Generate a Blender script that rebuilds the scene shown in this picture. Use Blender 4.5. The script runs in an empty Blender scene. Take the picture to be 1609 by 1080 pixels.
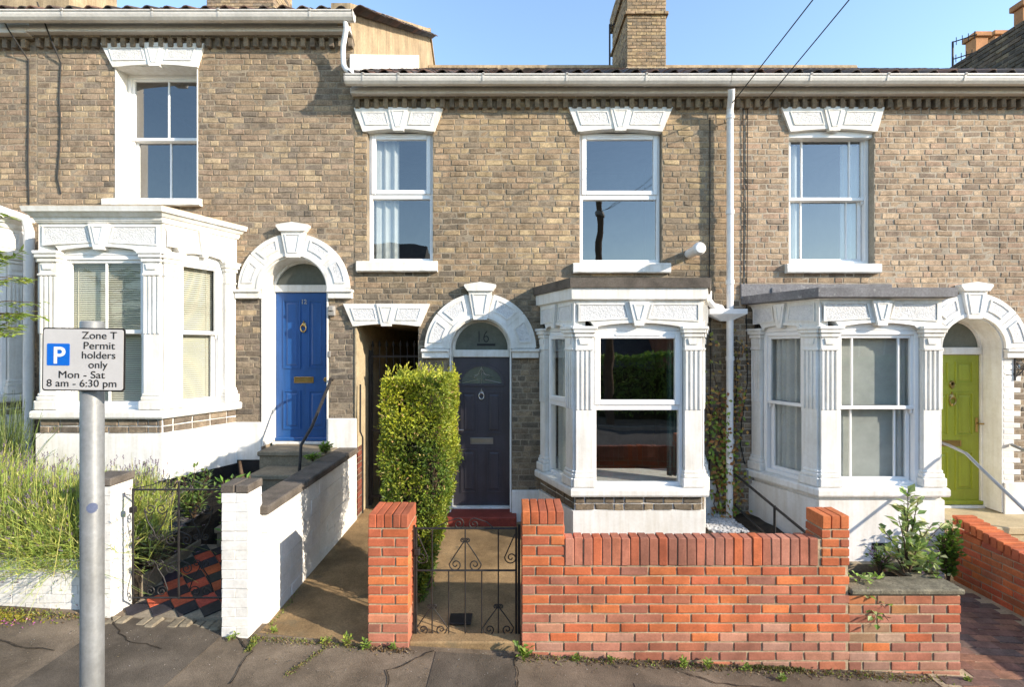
import bpy, bmesh, math, random
from mathutils import Vector, Matrix, noise
R = random.Random(7)
sc = bpy.context.scene
COL = sc.collection
# ------------------------------------------------------------------ camera
FPX, CX, HZ, CAMZ = 770.0, 804.5, 545.0, 2.5        # focal length in photo pixels, vanishing point, eye height
cam = bpy.data.objects.new('camera', bpy.data.cameras.new('camera'))
COL.objects.link(cam)
cam.location = (0, 0, CAMZ); cam.rotation_euler = (math.radians(90), 0, 0)
cam.data.sensor_width = 36.0; cam.data.lens = FPX / 1609 * 36
cam.data.shift_y = (HZ - 540) / 1609
cam.data.clip_start = 0.05; cam.data.clip_end = 600
sc.camera = cam
# ------------------------------------------------------------------ light
SUN = Vector((0.90, -0.43, 0.40)).normalized()        # towards the sun
EL = math.asin(SUN.z); AZ = math.atan2(SUN.x, SUN.y)
w = bpy.data.worlds.new('World'); sc.world = w; w.use_nodes = True
nt = w.node_tree; bg = nt.nodes['Background']
sky = nt.nodes.new('ShaderNodeTexSky'); sky.sky_type = 'NISHITA'; sky.sun_disc = False
sky.sun_elevation = EL; sky.sun_rotation = AZ
sky.air_density = 1.1; sky.dust_density = 0.2; sky.ozone_density = 1.7
nt.links.new(sky.outputs[0], bg.inputs[0]); bg.inputs[1].default_value = 0.15
sl = bpy.data.lights.new('sun', 'SUN'); sl.energy = 3.1; sl.angle = math.radians(0.6); sl.color = (1.0, 0.885, 0.74)
so = bpy.data.objects.new('sun', sl); COL.objects.link(so); so.location = SUN * 60
so.rotation_euler = SUN.to_track_quat('Z', 'Y').to_euler()
sc.view_settings.view_transform = 'Standard'; sc.view_settings.look = 'None'
sc.view_settings.gamma = 1.0; sc.view_settings.use_curve_mapping = False
sc.view_settings.exposure = 1.42

# ------------------------------------------------------------------ pixel helpers (distance Y always given by what the thing stands on)
H = 6.5                                              # plane of the house fronts
def PX(px, Y=H): return (px - CX) / FPX * Y
def PZ(py, Y=H): return CAMZ + (HZ - py) / FPX * Y
def pave_z(x): return 0.055 - 0.052 * x

# ------------------------------------------------------------------ materials
MATS = {}
def node_mat(name):
    m = bpy.data.materials.new(name); m.use_nodes = True
    n = m.node_tree.nodes; l = m.node_tree.links
    return m, n, l, n['Principled BSDF']
def ramp(n, l, fac, stops):
    r = n.new('ShaderNodeValToRGB'); e = r.color_ramp.elements
    e[0].position, e[0].color = stops[0][0], (*stops[0][1], 1)
    e[1].position, e[1].color = stops[-1][0], (*stops[-1][1], 1)
    for p, c in stops[1:-1]:
        k = e.new(p); k.color = (*c, 1)
    l.new(fac, r.inputs[0]); return r
def noise_n(n, l, vec, scale, detail=5, rough=.6):
    t = n.new('ShaderNodeTexNoise'); t.inputs['Scale'].default_value = scale
    t.inputs['Detail'].default_value = detail; t.inputs['Roughness'].default_value = rough
    l.new(vec, t.inputs['Vector']); return t
def mult(n, l, a, b, fac=1.0, mode='MULTIPLY'):
    m = n.new('ShaderNodeMix'); m.data_type = 'RGBA'; m.blend_type = mode
    m.inputs[0].default_value = fac
    l.new(a, m.inputs[6]); l.new(b, m.inputs[7]); return m.outputs[2]
def surf(name, col=None, tint=None, rough=.85, lo=.75, hi=1.15, s1=6, s2=60, bump=.3, bd=.004, spec=.3, metal=0, spots=None, transl=0, bscale=None, streak=0, stain=0):
    """procedural surface: colour (fixed, from a colour layer 'tint', or the object's colour) x two scales of mottling, with fine relief"""
    if name in MATS: return MATS[name]
    m, n, l, p = node_mat(name)
    geo = n.new('ShaderNodeNewGeometry')
    pos = geo.outputs['Position']
    if tint == 'geo':
        a = n.new('ShaderNodeAttribute'); a.attribute_name = 'tint'; base = a.outputs['Color']
    elif tint == 'obj':
        a = n.new('ShaderNodeObjectInfo'); base = a.outputs['Color']
    else:
        a = n.new('ShaderNodeRGB'); a.outputs[0].default_value = (*col, 1); base = a.outputs[0]
    n1 = noise_n(n, l, pos, s1, 4); n2 = noise_n(n, l, pos, s2, 6, .7)
    r1 = ramp(n, l, n1.outputs[0], [(.3, (lo,)*3), (.7, (hi,)*3)])
    r2 = ramp(n, l, n2.outputs[0], [(.3, (lo,)*3), (.7, (hi,)*3)])
    c = mult(n, l, base, r1.outputs[0]); c = mult(n, l, c, r2.outputs[0])
    if streak:                                         # rain streaks: noise stretched downwards
        mp = n.new('ShaderNodeMapping'); mp.inputs['Scale'].default_value = (16, 16, 1.3); l.new(pos, mp.inputs[0])
        ns = noise_n(n, l, mp.outputs[0], 1.0, 4, .6); k = 1-streak
        rs = ramp(n, l, ns.outputs[0], [(.42, (1, 1, 1)), (.72, (k, k*.97, k*.91))]); c = mult(n, l, c, rs.outputs[0])
    if stain:                                          # broad dirt patches
        ns = noise_n(n, l, pos, 1.5, 6, .7); k = 1-stain
        rs = ramp(n, l, ns.outputs[0], [(.36, (k, k*.97, k*.9)), (.60, (1.04, 1.03, 1.0))]); c = mult(n, l, c, rs.outputs[0])
    if spots:
        sc_, col_, thr, f_ = spots
        n3 = noise_n(n, l, pos, sc_, 5, .65)
        r3 = ramp(n, l, n3.outputs[0], [(thr, (0, 0, 0)), (thr + .08, (f_, f_, f_))])
        mx = n.new('ShaderNodeMix'); mx.data_type = 'RGBA'
        l.new(r3.outputs[0], mx.inputs[0]); l.new(c, mx.inputs[6]); mx.inputs[7].default_value = (*col_, 1)
        c = mx.outputs[2]
    l.new(c, p.inputs['Base Color'])
    p.inputs['Roughness'].default_value = rough; p.inputs['Metallic'].default_value = metal
    p.inputs['Specular IOR Level'].default_value = spec
    if bump:
        nb = noise_n(n, l, pos, bscale or s2 * 1.6, 5, .65)
        b = n.new('ShaderNodeBump'); b.inputs['Strength'].default_value = bump; b.inputs['Distance'].default_value = bd
        l.new(nb.outputs[0], b.inputs['Height']); l.new(b.outputs[0], p.inputs['Normal'])
    if transl:
        t = n.new('ShaderNodeBsdfTranslucent'); l.new(c, t.inputs[0])
        ms = n.new('ShaderNodeMixShader'); ms.inputs[0].default_value = transl
        l.new(p.outputs[0], ms.inputs[1]); l.new(t.outputs[0], ms.inputs[2])
        l.new(ms.outputs[0], n['Material Output'].inputs[0])
    MATS[name] = m; return m
def glass(name, ior, tintc=(.92, .95, .94)):
    m, n, l, p = node_mat(name); n.remove(p)
    # Schlick reflectance of a thin pane, the same from both sides
    f0 = ((ior-1)/(ior+1))**2; gg = n.new('ShaderNodeNewGeometry')
    def mth(op, a, b=None):
        k = n.new('ShaderNodeMath'); k.operation = op
        for i_, v in enumerate((a, b)):
            if v is None: continue
            if isinstance(v, (int, float)): k.inputs[i_].default_value = v
            else: l.new(v, k.inputs[i_])
        return k.outputs[0]
    dt = n.new('ShaderNodeVectorMath'); dt.operation = 'DOT_PRODUCT'; l.new(gg.outputs['Normal'], dt.inputs[0]); l.new(gg.outputs['Incoming'], dt.inputs[1])
    fac = mth('ADD', mth('MULTIPLY', mth('POWER', mth('SUBTRACT', 1.0, mth('ABSOLUTE', dt.outputs['Value'])), 5.0), 1-f0), f0)
    t = n.new('ShaderNodeBsdfTransparent'); t.inputs[0].default_value = (*tintc, 1)
    g = n.new('ShaderNodeBsdfGlossy'); g.inputs['Roughness'].default_value = 0.0
    geo = n.new('ShaderNodeNewGeometry'); nb = noise_n(n, l, geo.outputs['Position'], 2.2, 1)
    b = n.new('ShaderNodeBump'); b.inputs['Strength'].default_value = .09; b.inputs['Distance'].default_value = .02
    l.new(nb.outputs[0], b.inputs['Height']); l.new(b.outputs[0], g.inputs['Normal'])
    ms = n.new('ShaderNodeMixShader'); l.new(fac, ms.inputs[0]); l.new(t.outputs[0], ms.inputs[1]); l.new(g.outputs[0], ms.inputs[2])
    l.new(ms.outputs[0], n['Material Output'].inputs[0]); return m

M_bO = surf('brick_buff_piece', tint='obj', rough=.92, lo=.58, hi=1.24, s1=11, s2=48, bump=.6, bd=.005, bscale=60, spots=(38, (.11, .088, .062), .66, .55))
M_bG = surf('brick_buff_mass', tint='geo', rough=.92, lo=.58, hi=1.24, s1=11, s2=48, bump=.6, bd=.005, bscale=60, spots=(38, (.11, .088, .062), .66, .55))
M_rO = surf('brick_red_piece', tint='obj', rough=.85, lo=.82, hi=1.14, s1=7, s2=60, bump=.4, bd=.003, spots=(14, (.50, .36, .27), .71, .4), stain=.32)
M_rG = surf('brick_red_mass', tint='geo', rough=.85, lo=.72, hi=1.2, s1=7, s2=60, bump=.4, bd=.003)
M_mort = surf('mortar', (.30, .245, .175), rough=.95, lo=.6, hi=1.2, s1=3, s2=50, bump=.5, bd=.004)
M_mortP = surf('mortar_pale', (.42, .355, .27), rough=.95, lo=.7, hi=1.15, s1=3, s2=50, bump=.5, bd=.004)
M_mortR = surf('mortar_garden', (.43, .335, .215), rough=.95, lo=.65, hi=1.2, s1=4, s2=50, bump=.5, bd=.004)
M_white = surf('white_masonry_paint', (.765, .76, .75), rough=.6, lo=.93, hi=1.04, s1=3, s2=30, bump=.22, bd=.004, bscale=25, spots=(3.2, (.55, .51, .44), .66, .40), streak=.13, stain=.03)
M_whitep = surf('white_painted_brick', (.76, .745, .72), rough=.65, lo=.9, hi=1.05, s1=5, s2=40, bump=.5, bd=.006, bscale=30, spots=(5, (.42, .38, .30), .63, .5), stain=.15)
M_stucco = surf('rough_stucco_panel', (.74, .73, .71), rough=.8, lo=.85, hi=1.05, s1=20, s2=90, bump=.9, bd=.016, bscale=55)
M_upvc = surf('white_frame', (.82, .81, .79), rough=.35, lo=.97, hi=1.02, s1=3, s2=20, bump=.03, spec=.5)
M_gutter = surf('weathered_white_plastic', (.66, .62, .56), rough=.45, lo=.86, hi=1.06, s1=4, s2=25, bump=.05, spec=.4)
M_pipe = surf('white_pipe', (.78, .77, .75), rough=.4, lo=.93, hi=1.03, s1=4, s2=25, bump=.05, spec=.4)
M_glass = glass('window_glass', 2.75); M_glassB = glass('bay_glass', 1.8, (.96, .97, .96)); M_glassC = glass('big_pane_glass', 2.9); M_glassf = surf('frosted_fanlight_glass', (.13, .14, .115), rough=.12, lo=.85, hi=1.1, s1=3, s2=20, bump=0, spec=.6)
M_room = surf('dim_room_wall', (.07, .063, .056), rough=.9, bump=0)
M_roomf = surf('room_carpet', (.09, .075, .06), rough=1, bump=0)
M_curt = surf('pale_curtain', (.72, .74, .72), rough=.9, lo=.9, hi=1.05, s1=4, s2=80, bump=.1, transl=.35)
M_linen = surf('linen_blind', (.46, .48, .44), rough=.95, lo=.85, hi=1.1, s1=5, s2=220, bump=.2, transl=.25)
M_slat = surf('blind_slat', (.52, .50, .40), rough=.6, lo=.95, hi=1.03, bump=0)
M_blue = surf('blue_door_paint', (.017, .085, .27), rough=.36, lo=.92, hi=1.06, s1=3, s2=40, bump=.06, spec=.5, streak=.14)
M_grey = surf('charcoal_door_skin', (.058, .050, .060), rough=.45, lo=.9, hi=1.1, s1=5, s2=60, bump=.15, spec=.45, streak=.14)
M_green = surf('lime_door_paint', (.30, .335, .028), rough=.4, lo=.93, hi=1.05, s1=3, s2=40, bump=.05, spec=.5, streak=.14)
M_brass = surf('brass', (.48, .34, .13), rough=.32, metal=1, lo=.85, hi=1.1, bump=.05)
M_chrome = surf('dull_chrome', (.58, .56, .53), rough=.28, metal=1, lo=.9, hi=1.05, bump=.03)
M_iron = surf('black_iron', (.018, .016, .015), rough=.5, lo=.7, hi=1.6, s1=20, s2=120, bump=.3, bd=.002, spots=(30, (.10, .045, .02), .66, .6))
M_galv = surf('galvanised_steel', (.27, .28, .29), rough=.45, metal=.55, lo=.86, hi=1.08, s1=8, s2=60, bump=.05)
M_post = surf('grey_post', (.25, .26, .27), rough=.5, metal=.25, lo=.82, hi=1.08, s1=5, s2=50, bump=.08, streak=.22, stain=.18, spots=(45, (.36, .37, .38), .70, .5))
M_tileR = surf('pantile_dark', tint='obj', rough=.8, lo=.6, hi=1.3, s1=5, s2=40, bump=.3, bd=.004)
M_tileG = surf('pantile_mass', tint='geo', rough=.8, lo=.6, hi=1.3, s1=5, s2=40, bump=.3, bd=.004)
M_render = surf('stained_cement_render', (.44, .335, .21), rough=.95, lo=.7, hi=1.15, s1=2.0, s2=30, bump=.3, bd=.006, spots=(3.5, (.17, .14, .10), .64, .6), streak=.35)
M_lead = surf('lead_sheet', (.17, .165, .17), rough=.55, lo=.7, hi=1.2, s1=5, s2=40, bump=.25, bd=.006, spots=(9, (.38, .37, .35), .62, .6))
M_darkstone = surf('dark_stone_coping', (.125, .105, .085), rough=.95, lo=.65, hi=1.3, s1=6, s2=80, bump=.6, bd=.005)
M_step = surf('worn_stone_step', (.25, .205, .14), rough=.95, lo=.7, hi=1.2, s1=4, s2=50, bump=.4, bd=.005)
M_redstep = surf('red_painted_step', (.24, .045, .03), rough=.6, lo=.7, hi=1.2, s1=5, s2=50, bump=.3)
M_conc = surf('brown_concrete', (.31, .21, .108), rough=.95, lo=.6, hi=1.25, s1=2.4, s2=70, bump=.5, bd=.005, spots=(3.4, (.11, .095, .06), .60, .6), stain=.35)
M_asph = surf('pavement_asphalt', (.165, .128, .092), rough=.95, lo=.6, hi=1.4, s1=1.7, s2=120, bump=.8, bd=.006, spots=(90, (.36, .30, .22), .69, .8), bscale=120, stain=.45)
M_asph2 = surf('asphalt_patch', (.105, .085, .065), rough=.95, lo=.65, hi=1.4, s1=2.5, s2=130, bump=.8, bd=.006, spots=(110, (.26, .22, .17), .71, .8), bscale=130, stain=.4)
M_road = surf('road_asphalt', (.085, .08, .075), rough=.95, lo=.7, hi=1.3, s1=1, s2=90, bump=.6, bd=.006)
M_kerb = surf('kerb_concrete', (.27, .25, .22), rough=.95, lo=.75, hi=1.15, bump=.4)
M_soil = surf('garden_soil', (.045, .033, .022), rough=1, lo=.5, hi=1.6, s1=8, s2=60, bump=1, bd=.03, bscale=40)
M_grass = surf('rough_ground', (.05, .06, .025), rough=1, lo=.6, hi=1.4, s1=.4, s2=8, bump=.5)
M_tar = surf('black_tar_paint', (.014, .013, .013), rough=.55, lo=.7, hi=1.5, bump=.4, bd=.01)
M_leaf = surf('leaf', tint='geo', rough=.5, lo=.8, hi=1.15, s1=8, s2=60, bump=0, transl=.32, spec=.35)
M_bark = surf('bark', (.10, .065, .04), rough=.95, lo=.6, hi=1.3, s1=15, s2=80, bump=.6)
M_sign = surf('sign_plate', (.56, .53, .50), rough=.35, lo=.96, hi=1.03, s1=6, s2=40, bump=0, spec=.5)
M_signblk = surf('sign_black', (.02, .018, .017), rough=.4, bump=0)
M_signblu = surf('sign_blue', (.004, .13, .55), rough=.35, lo=.95, hi=1.04, bump=0)
M_signwht = surf('sign_white', (.80, .78, .76), rough=.35, lo=.97, hi=1.02, bump=0)
M_cable = surf('black_cable', (.02, .02, .02), rough=.6, bump=0)
M_gravel = surf('white_gravel', tint='geo', rough=.9, bump=.2)
M_slab = surf('mossy_concrete_slab', (.20, .175, .12), rough=.95, lo=.5, hi=1.35, s1=10, s2=60, bump=.8, bd=.01, spots=(20, (.05, .048, .04), .6, .8))
M_pave = surf('paver', tint='obj', rough=.9, lo=.65, hi=1.25, s1=8, s2=60, bump=.5, bd=.004)
M_beige = surf('beige_stone_slab', (.46, .37, .23), rough=.9, lo=.8, hi=1.12, s1=3, s2=50, bump=.3)
M_cream = surf('cream_render', (.50, .40, .25), rough=.95, lo=.7, hi=1.1, s1=4, s2=40, bump=.3)
M_terra = surf('terracotta_pot', (.46, .22, .10), rough=.9, lo=.75, hi=1.15, s1=4, s2=30, bump=.3)
M_slate = surf('slate_roof', (.06, .058, .06), rough=.7, lo=.6, hi=1.4, s1=6, s2=30, bump=.4, bd=.01)
M_wood = surf('telegraph_wood', (.10, .065, .04), rough=.95, bump=.4)
M_num = surf('fanlight_number', (.02, .02, .02), rough=.5, bump=0)
M_metalgrey = surf('grey_alarm_box', (.30, .28, .25), rough=.5, bump=.05)

# ------------------------------------------------------------------ mesh collector
class MB:
    def __init__(s): s.v = []; s.f = []; s.c = []
    def add(s, vs, fs, M=None, col=None):
        o = len(s.v)
        s.v += [tuple(M @ Vector(v)) for v in vs] if M is not None else [tuple(v) for v in vs]
        s.f += [tuple(i + o for i in f) for f in fs]; s.c += [col] * len(fs); return s
    def box(s, x0, x1, y0, y1, z0, z1, M=None, col=None, b=0):
        if b:
            vs = []
            for x, sx in ((x0, 1), (x1, -1)):
                for y, sy in ((y0, 1), (y1, -1)):
                    for z, sz in ((z0, 1), (z1, -1)):
                        vs += [(x, y + b*sy, z + b*sz), (x + b*sx, y, z + b*sz), (x + b*sx, y + b*sy, z)]
            i = lambda a, c, d, k: ((a*2 + c)*2 + d)*3 + k
            fs = [(i(0,0,0,0), i(0,0,1,0), i(0,1,1,0), i(0,1,0,0)), (i(1,0,0,0), i(1,1,0,0), i(1,1,1,0), i(1,0,1,0)),
                  (i(0,0,0,1), i(1,0,0,1), i(1,0,1,1), i(0,0,1,1)), (i(0,1,0,1), i(0,1,1,1), i(1,1,1,1), i(1,1,0,1)),
                  (i(0,0,0,2), i(0,1,0,2), i(1,1,0,2), i(1,0,0,2)), (i(0,0,1,2), i(1,0,1,2), i(1,1,1,2), i(0,1,1,2))]
            for d in (0, 1):
                q = (i(0,0,d,1), i(0,0,d,2), i(1,0,d,2), i(1,0,d,1)); fs.append(q if d == 0 else q[::-1])
                q = (i(0,1,d,1), i(1,1,d,1), i(1,1,d,2), i(0,1,d,2)); fs.append(q if d == 0 else q[::-1])
                q = (i(0,0,d,0), i(0,1,d,0), i(0,1,d,2), i(0,0,d,2)); fs.append(q if d == 0 else q[::-1])
                q = (i(1,0,d,0), i(1,0,d,2), i(1,1,d,2), i(1,1,d,0)); fs.append(q if d == 0 else q[::-1])
            for a in (0, 1):
                for c in (0, 1):
                    q = (i(a,c,0,0), i(a,c,0,1), i(a,c,1,1), i(a,c,1,0)); fs.append(q if (a+c) % 2 == 0 else q[::-1])
                    for d in (0, 1):
                        q = (i(a,c,d,0), i(a,c,d,2), i(a,c,d,1)); fs.append(q if (a+c+d) % 2 == 0 else q[::-1])
            return s.add(vs, fs, M, col)
        return s.add([(x0,y0,z0),(x1,y0,z0),(x1,y1,z0),(x0,y1,z0),(x0,y0,z1),(x1,y0,z1),(x1,y1,z1),(x0,y1,z1)],
                     [(0,3,2,1),(4,5,6,7),(0,1,5,4),(1,2,6,5),(2,3,7,6),(3,0,4,7)], M, col)
    def prism(s, poly, y0, y1, M=None, col=None, inset=0):
        """polygon in the (u, w) plane, from depth y0 (front) to y1 (back)"""
        n = len(poly); A = sum(poly[i][0]*poly[(i+1) % n][1] - poly[(i+1) % n][0]*poly[i][1] for i in range(n))
        if A < 0: poly = poly[::-1]
        vs = [(u, y0, ww) for u, ww in poly] + [(u, y1, ww) for u, ww in poly]
        fs = [tuple(range(n)), tuple(range(2*n - 1, n - 1, -1))] + [(i, i + n, (i + 1) % n + n, (i + 1) % n) for i in range(n)]
        return s.add(vs, fs, M, col)
    def plan(s, poly, z0, z1, col=None, poly1=None):
        n = len(poly); p1 = poly1 or poly
        vs = [(x, y, z0) for x, y in poly] + [(x, y, z1) for x, y in p1]
        fs = [tuple(range(n - 1, -1, -1)), tuple(range(n, 2*n))] + [(i, (i+1) % n, (i+1) % n + n, i + n) for i in range(n)]
        return s.add(vs, fs, None, col)
    def tube(s, pts, r, k=8, M=None, cap=True, col=None):
        pts = [Vector(p) for p in pts]; rs = r if isinstance(r, (list, tuple)) else [r] * len(pts)
        vs, fs = [], []; ref = None
        for i, p in enumerate(pts):
            d = (pts[min(i+1, len(pts)-1)] - pts[max(i-1, 0)]).normalized()
            if ref is None: ref = Vector((0, 0, 1)) if abs(d.z) < .9 else Vector((0, 1, 0))
            a = d.cross(ref)
            if a.length < 1e-4: a = d.cross(Vector((1, 0, 0)))
            a.normalize(); b = a.cross(d).normalized(); ref = b
            vs += [p + (a*math.cos(t) + b*math.sin(t))*rs[i] for t in (2*math.pi*j/k for j in range(k))]
        for i in range(len(pts) - 1):
            fs += [(i*k + j, i*k + (j+1) % k, (i+1)*k + (j+1) % k, (i+1)*k + j) for j in range(k)]
        if cap: fs += [tuple(range(k-1, -1, -1)), tuple((len(pts)-1)*k + j for j in range(k))]
        return s.add(vs, fs, M, col)
    def lathe(s, prof, c, axis='z', k=16, M=None):
        """profile of (radius, height) turned round an axis through c"""
        vs, fs = [], []
        for r, h in prof:
            for j in range(k):
                t = 2*math.pi*j/k; a, b = r*math.cos(t), r*math.sin(t)
                vs.append((c[0]+a, c[1]+b, c[2]+h) if axis == 'z' else (c[0]+a, c[1]-h, c[2]+b))
        for i in range(len(prof)-1):
            fs += [(i*k+j, i*k+(j+1) % k, (i+1)*k+(j+1) % k, (i+1)*k+j) for j in range(k)]
        fs += [tuple(range(k-1, -1, -1)), tuple((len(prof)-1)*k+j for j in range(k))]
        return s.add(vs, fs, M)
    def mesh(s, name, mat, smooth=False):
        me = bpy.data.meshes.new(name); me.from_pydata(s.v, [], s.f); me.materials.append(mat)
        if any(c is not None for c in s.c):
            at = me.color_attributes.new('tint', 'FLOAT_COLOR', 'CORNER'); buf = []
            for f, c in zip(s.f, s.c): buf += list((*(c or (.5, .5, .5)), 1.0)) * len(f)
            at.data.foreach_set('color', buf)
        if smooth: me.polygons.foreach_set('use_smooth', [True] * len(me.polygons))
        me.update(); return me
    def build(s, name, mat, parent=None, smooth=False):
        o = bpy.data.objects.new(name, s.mesh(name, mat, smooth)); COL.objects.link(o)
        if smooth: 
            try: o.data.set_sharp_from_angle(angle=math.radians(40))
            except Exception: pass
        return par(o, parent)
BASE = {}
def par(o, p):
    if p is not None:
        o.parent = p; o.matrix_parent_inverse = Matrix.Translation(-BASE[p.name]) if p.name in BASE else Matrix.Identity(4)
    return o
def tag(o, label, cat, group=None, kind=None):
    o['label'] = label; o['category'] = cat
    if group: o['group'] = group
    if kind: o['kind'] = kind
    return o
def thing(name, base, label, cat, group=None):
    o = bpy.data.objects.new(name, None); COL.objects.link(o); o.location = base; BASE[o.name] = Vector(base)
    o.empty_display_size = .1
    return tag(o, label, cat, group)
def struct(o): o['kind'] = 'structure'; return o
def stuff(o): o['kind'] = 'stuff'; return o
def piece(name, me, M, parent, color=None):
    o = bpy.data.objects.new(name, me); COL.objects.link(o); o.matrix_basis = M
    if color: o.color = (*color, 1)
    return par(o, parent)
T = Matrix.Translation
def frame(x, y, a=0.0): return T((x, y, 0)) @ Matrix.Rotation(a, 4, 'Z')
F0 = frame(0, H)                                     # facade frame: u = X, depth = Y - H, w = Z
def arc(cx, cz, r, a0, a1, n):
    return [(cx + r*math.cos(math.radians(a0 + (a1-a0)*i/n)), cz + r*math.sin(math.radians(a0 + (a1-a0)*i/n))) for i in range(n + 1)]
def text_mesh(txt, size, M, mat, parent, name='lettering', bold=.0, align='CENTER', sx=1.0, ext=.0015):
    cu = bpy.data.curves.new('txt', 'FONT'); cu.body = txt; cu.size = size; cu.align_x = align; cu.extrude = ext; cu.offset = bold
    ob = bpy.data.objects.new('txt', cu); COL.objects.link(ob)
    dg = bpy.context.evaluated_depsgraph_get(); me = bpy.data.meshes.new_from_object(ob.evaluated_get(dg))
    bpy.data.objects.remove(ob); me.name = name; me.materials.clear(); me.materials.append(mat)
    me.transform(M @ Matrix.Rotation(math.pi/2, 4, 'X') @ Matrix.Diagonal((sx, 1, 1, 1)))
    o = bpy.data.objects.new(name, me); COL.objects.link(o); return par(o, parent)

# ------------------------------------------------------------------ bricks
BC = {}
def face_brick_mesh(L, h, var, mat, depth=.03, ch=.005, jit=.003):
    """one brick of a facade: chamfered, slightly uneven, origin at the middle of its front face"""
    key = ('f', round(L, 2), round(h, 3), var, mat.name, depth)
    if key in BC: return BC[key]
    q = random.Random(hash((key[1], key[2], var)) & 0xffff); L = round(L, 2)
    j = lambda s=1: q.uniform(-jit, jit)*s
    a, b = L/2, h/2
    outer = [(-a+j(), ch+j(.3), -b+j()), (a+j(), ch+j(.3), -b+j()), (a+j(), ch+j(.3), b+j()), (-a+j(), ch+j(.3), b+j())]
    c2 = ch*1.1
    inner = [(-a+c2+j(), j(.8), -b+c2+j()), (a-c2+j(), j(.8), -b+c2+j()), (a-c2+j(), j(.8), b-c2+j()), (-a+c2+j(), j(.8), b-c2+j())]
    if var % 3 == 0:                                   # a knocked-off corner
        k = q.randrange(4); x, y, z = inner[k]; inner[k] = (x*.88, y, z*.62); x, y, z = outer[k]; outer[k] = (x*.97, y+.004, z*.86)
    back = [(x, depth, z) for x, y, z in outer]
    m = MB(); m.add(inner + outer + back, [(0,1,2,3)] + [(4+i, 4+(i+1) % 4, (i+1) % 4, i) for i in range(4)] + [(8+i, 8+(i+1) % 4, 4+(i+1) % 4, 4+i) for i in range(4)])
    BC[key] = m.mesh('brick', mat); BC[key]['vf'] = 0; return BC[key]
def box_brick_mesh(L, d, h, var, mat, ch=.005, jit=.0018):
    key = ('b', round(L, 3), round(d, 3), round(h, 3), var, mat.name)
    if key in BC: return BC[key]
    q = random.Random(hash(key[1:5]) & 0xffff); m = MB(); m.box(-L/2, L/2, -d/2, d/2, -h/2, h/2, b=ch)
    m.v = [(x+q.uniform(-jit, jit), y+q.uniform(-jit, jit), z+q.uniform(-jit, jit)) for x, y, z in m.v]
    BC[key] = m.mesh('brick', mat); return BC[key]
def row_gaps(ops, za, zb):
    g = []
    for o in ops:
        if o[0] == 'rect':
            if zb > o[3] and za < o[4]: g.append((o[1], o[2]))
        else:
            _, cx, r, zs, z0 = o
            if zb > z0 and za < zs + r:
                hh = r if za <= zs else math.sqrt(max(0, r*r - (za-zs)**2)); g.append((cx-hh, cx+hh))
    return sorted(g)
def free(x0, x1, g):
    out = []; c = x0
    for a, b in g:
        if a > c: out.append((c, min(a, x1)))
        c = max(c, b)
        if c >= x1: break
    if c < x1: out.append((c, x1))
    return [(a, b) for a, b in out if b - a > .004]
COURSE = .0775
def brick_wall(house, x0, x1, z0, z1, ops, tintf, mort, thick=.26, course=COURSE, seed=1, rec=.004, n_single=300, joint=.011, lastz=None):
    """mortar slab with openings and a Flemish-bond skin of real bricks: 300 singly, the rest as one mass"""
    q = random.Random(seed); wall = MB(); rows = []
    z = z0; k = 0; prev = None
    while z < z1 - .01:
        zb = min(z + course, z1); fr = free(x0, x1, row_gaps(ops, z, zb)); rows.append((z, zb, fr))
        if prev and prev[2] == fr: prev[1] = zb
        else:
            if prev: [wall.box(a, b, rec, thick, prev[0], prev[1], F0) for a, b in prev[2]]
            prev = [z, zb, fr]
        z = zb
    [wall.box(a, b, rec, thick, prev[0], prev[1], F0) for a, b in prev[2]]
    wo = wall.build('wall', mort, house)
    items = []
    S, Hd = .2262, .1112
    for k, (za, zb, fr) in enumerate(rows):
        x = x0 - (S + Hd)/2*(k % 2) - .05 - q.uniform(0, .012); st = 0
        while x < x1:
            L = (S if st == 0 else Hd) + q.uniform(-.007, .007); st = 1 - st
            if q.random() < .06: st = 1 - st
            for a, b in fr:
                xa, xb = max(x, a), min(x + L, b)
                if xb - xa > .035: items.append(((xa+xb)/2, xb-xa-joint-q.uniform(-.002, .003), (za+zb)/2, zb-za-joint+q.uniform(-.002, .002)))
            x += L
    items.sort(key=lambda t: -(t[1]*t[3] > .0128)*10 + math.hypot(t[0], t[2]-CAMZ)*.5)
    mass = MB(); nv = 9
    for i, (cx, L, cz, h) in enumerate(items):
        var = q.randrange(nv); col = tintf(cx, cz, q); dy = q.uniform(-.0035, .003)
        M = F0 @ T((cx, dy, cz)) @ Matrix.Rotation(q.uniform(-.010, .010), 4, 'Y') @ Matrix.Rotation(q.uniform(-.012, .012), 4, 'Z')
        if i < n_single:
            piece('brick', face_brick_mesh(L, h, var, M_bO), M, wo, col)
        else:
            me = face_brick_mesh(L, h, var, M_bO)
            mass.add([v.co for v in me.vertices], [tuple(p.vertices) for p in me.polygons], M, col)
    if mass.v: stuff(mass.build('bricks', M_bG, wo))
    return wo
def lerp(a, b, t): return tuple(x + (y-x)*t for x, y in zip(a, b))
BUFF = [(.44, .315, .195), (.41, .295, .185), (.385, .28, .18), (.475, .345, .205), (.35, .262, .175), (.42, .295, .19), (.31, .24, .168), (.54, .40, .235)]
SOOT = [(.26, .20, .14), (.22, .175, .125), (.29, .225, .15), (.19, .155, .115), (.33, .255, .17)]
PINK = [(.49, .36, .24), (.52, .385, .255), (.46, .335, .225), (.44, .32, .21), (.33, .25, .18), (.55, .41, .27), (.48, .335, .23), (.36, .265, .18)]
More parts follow.
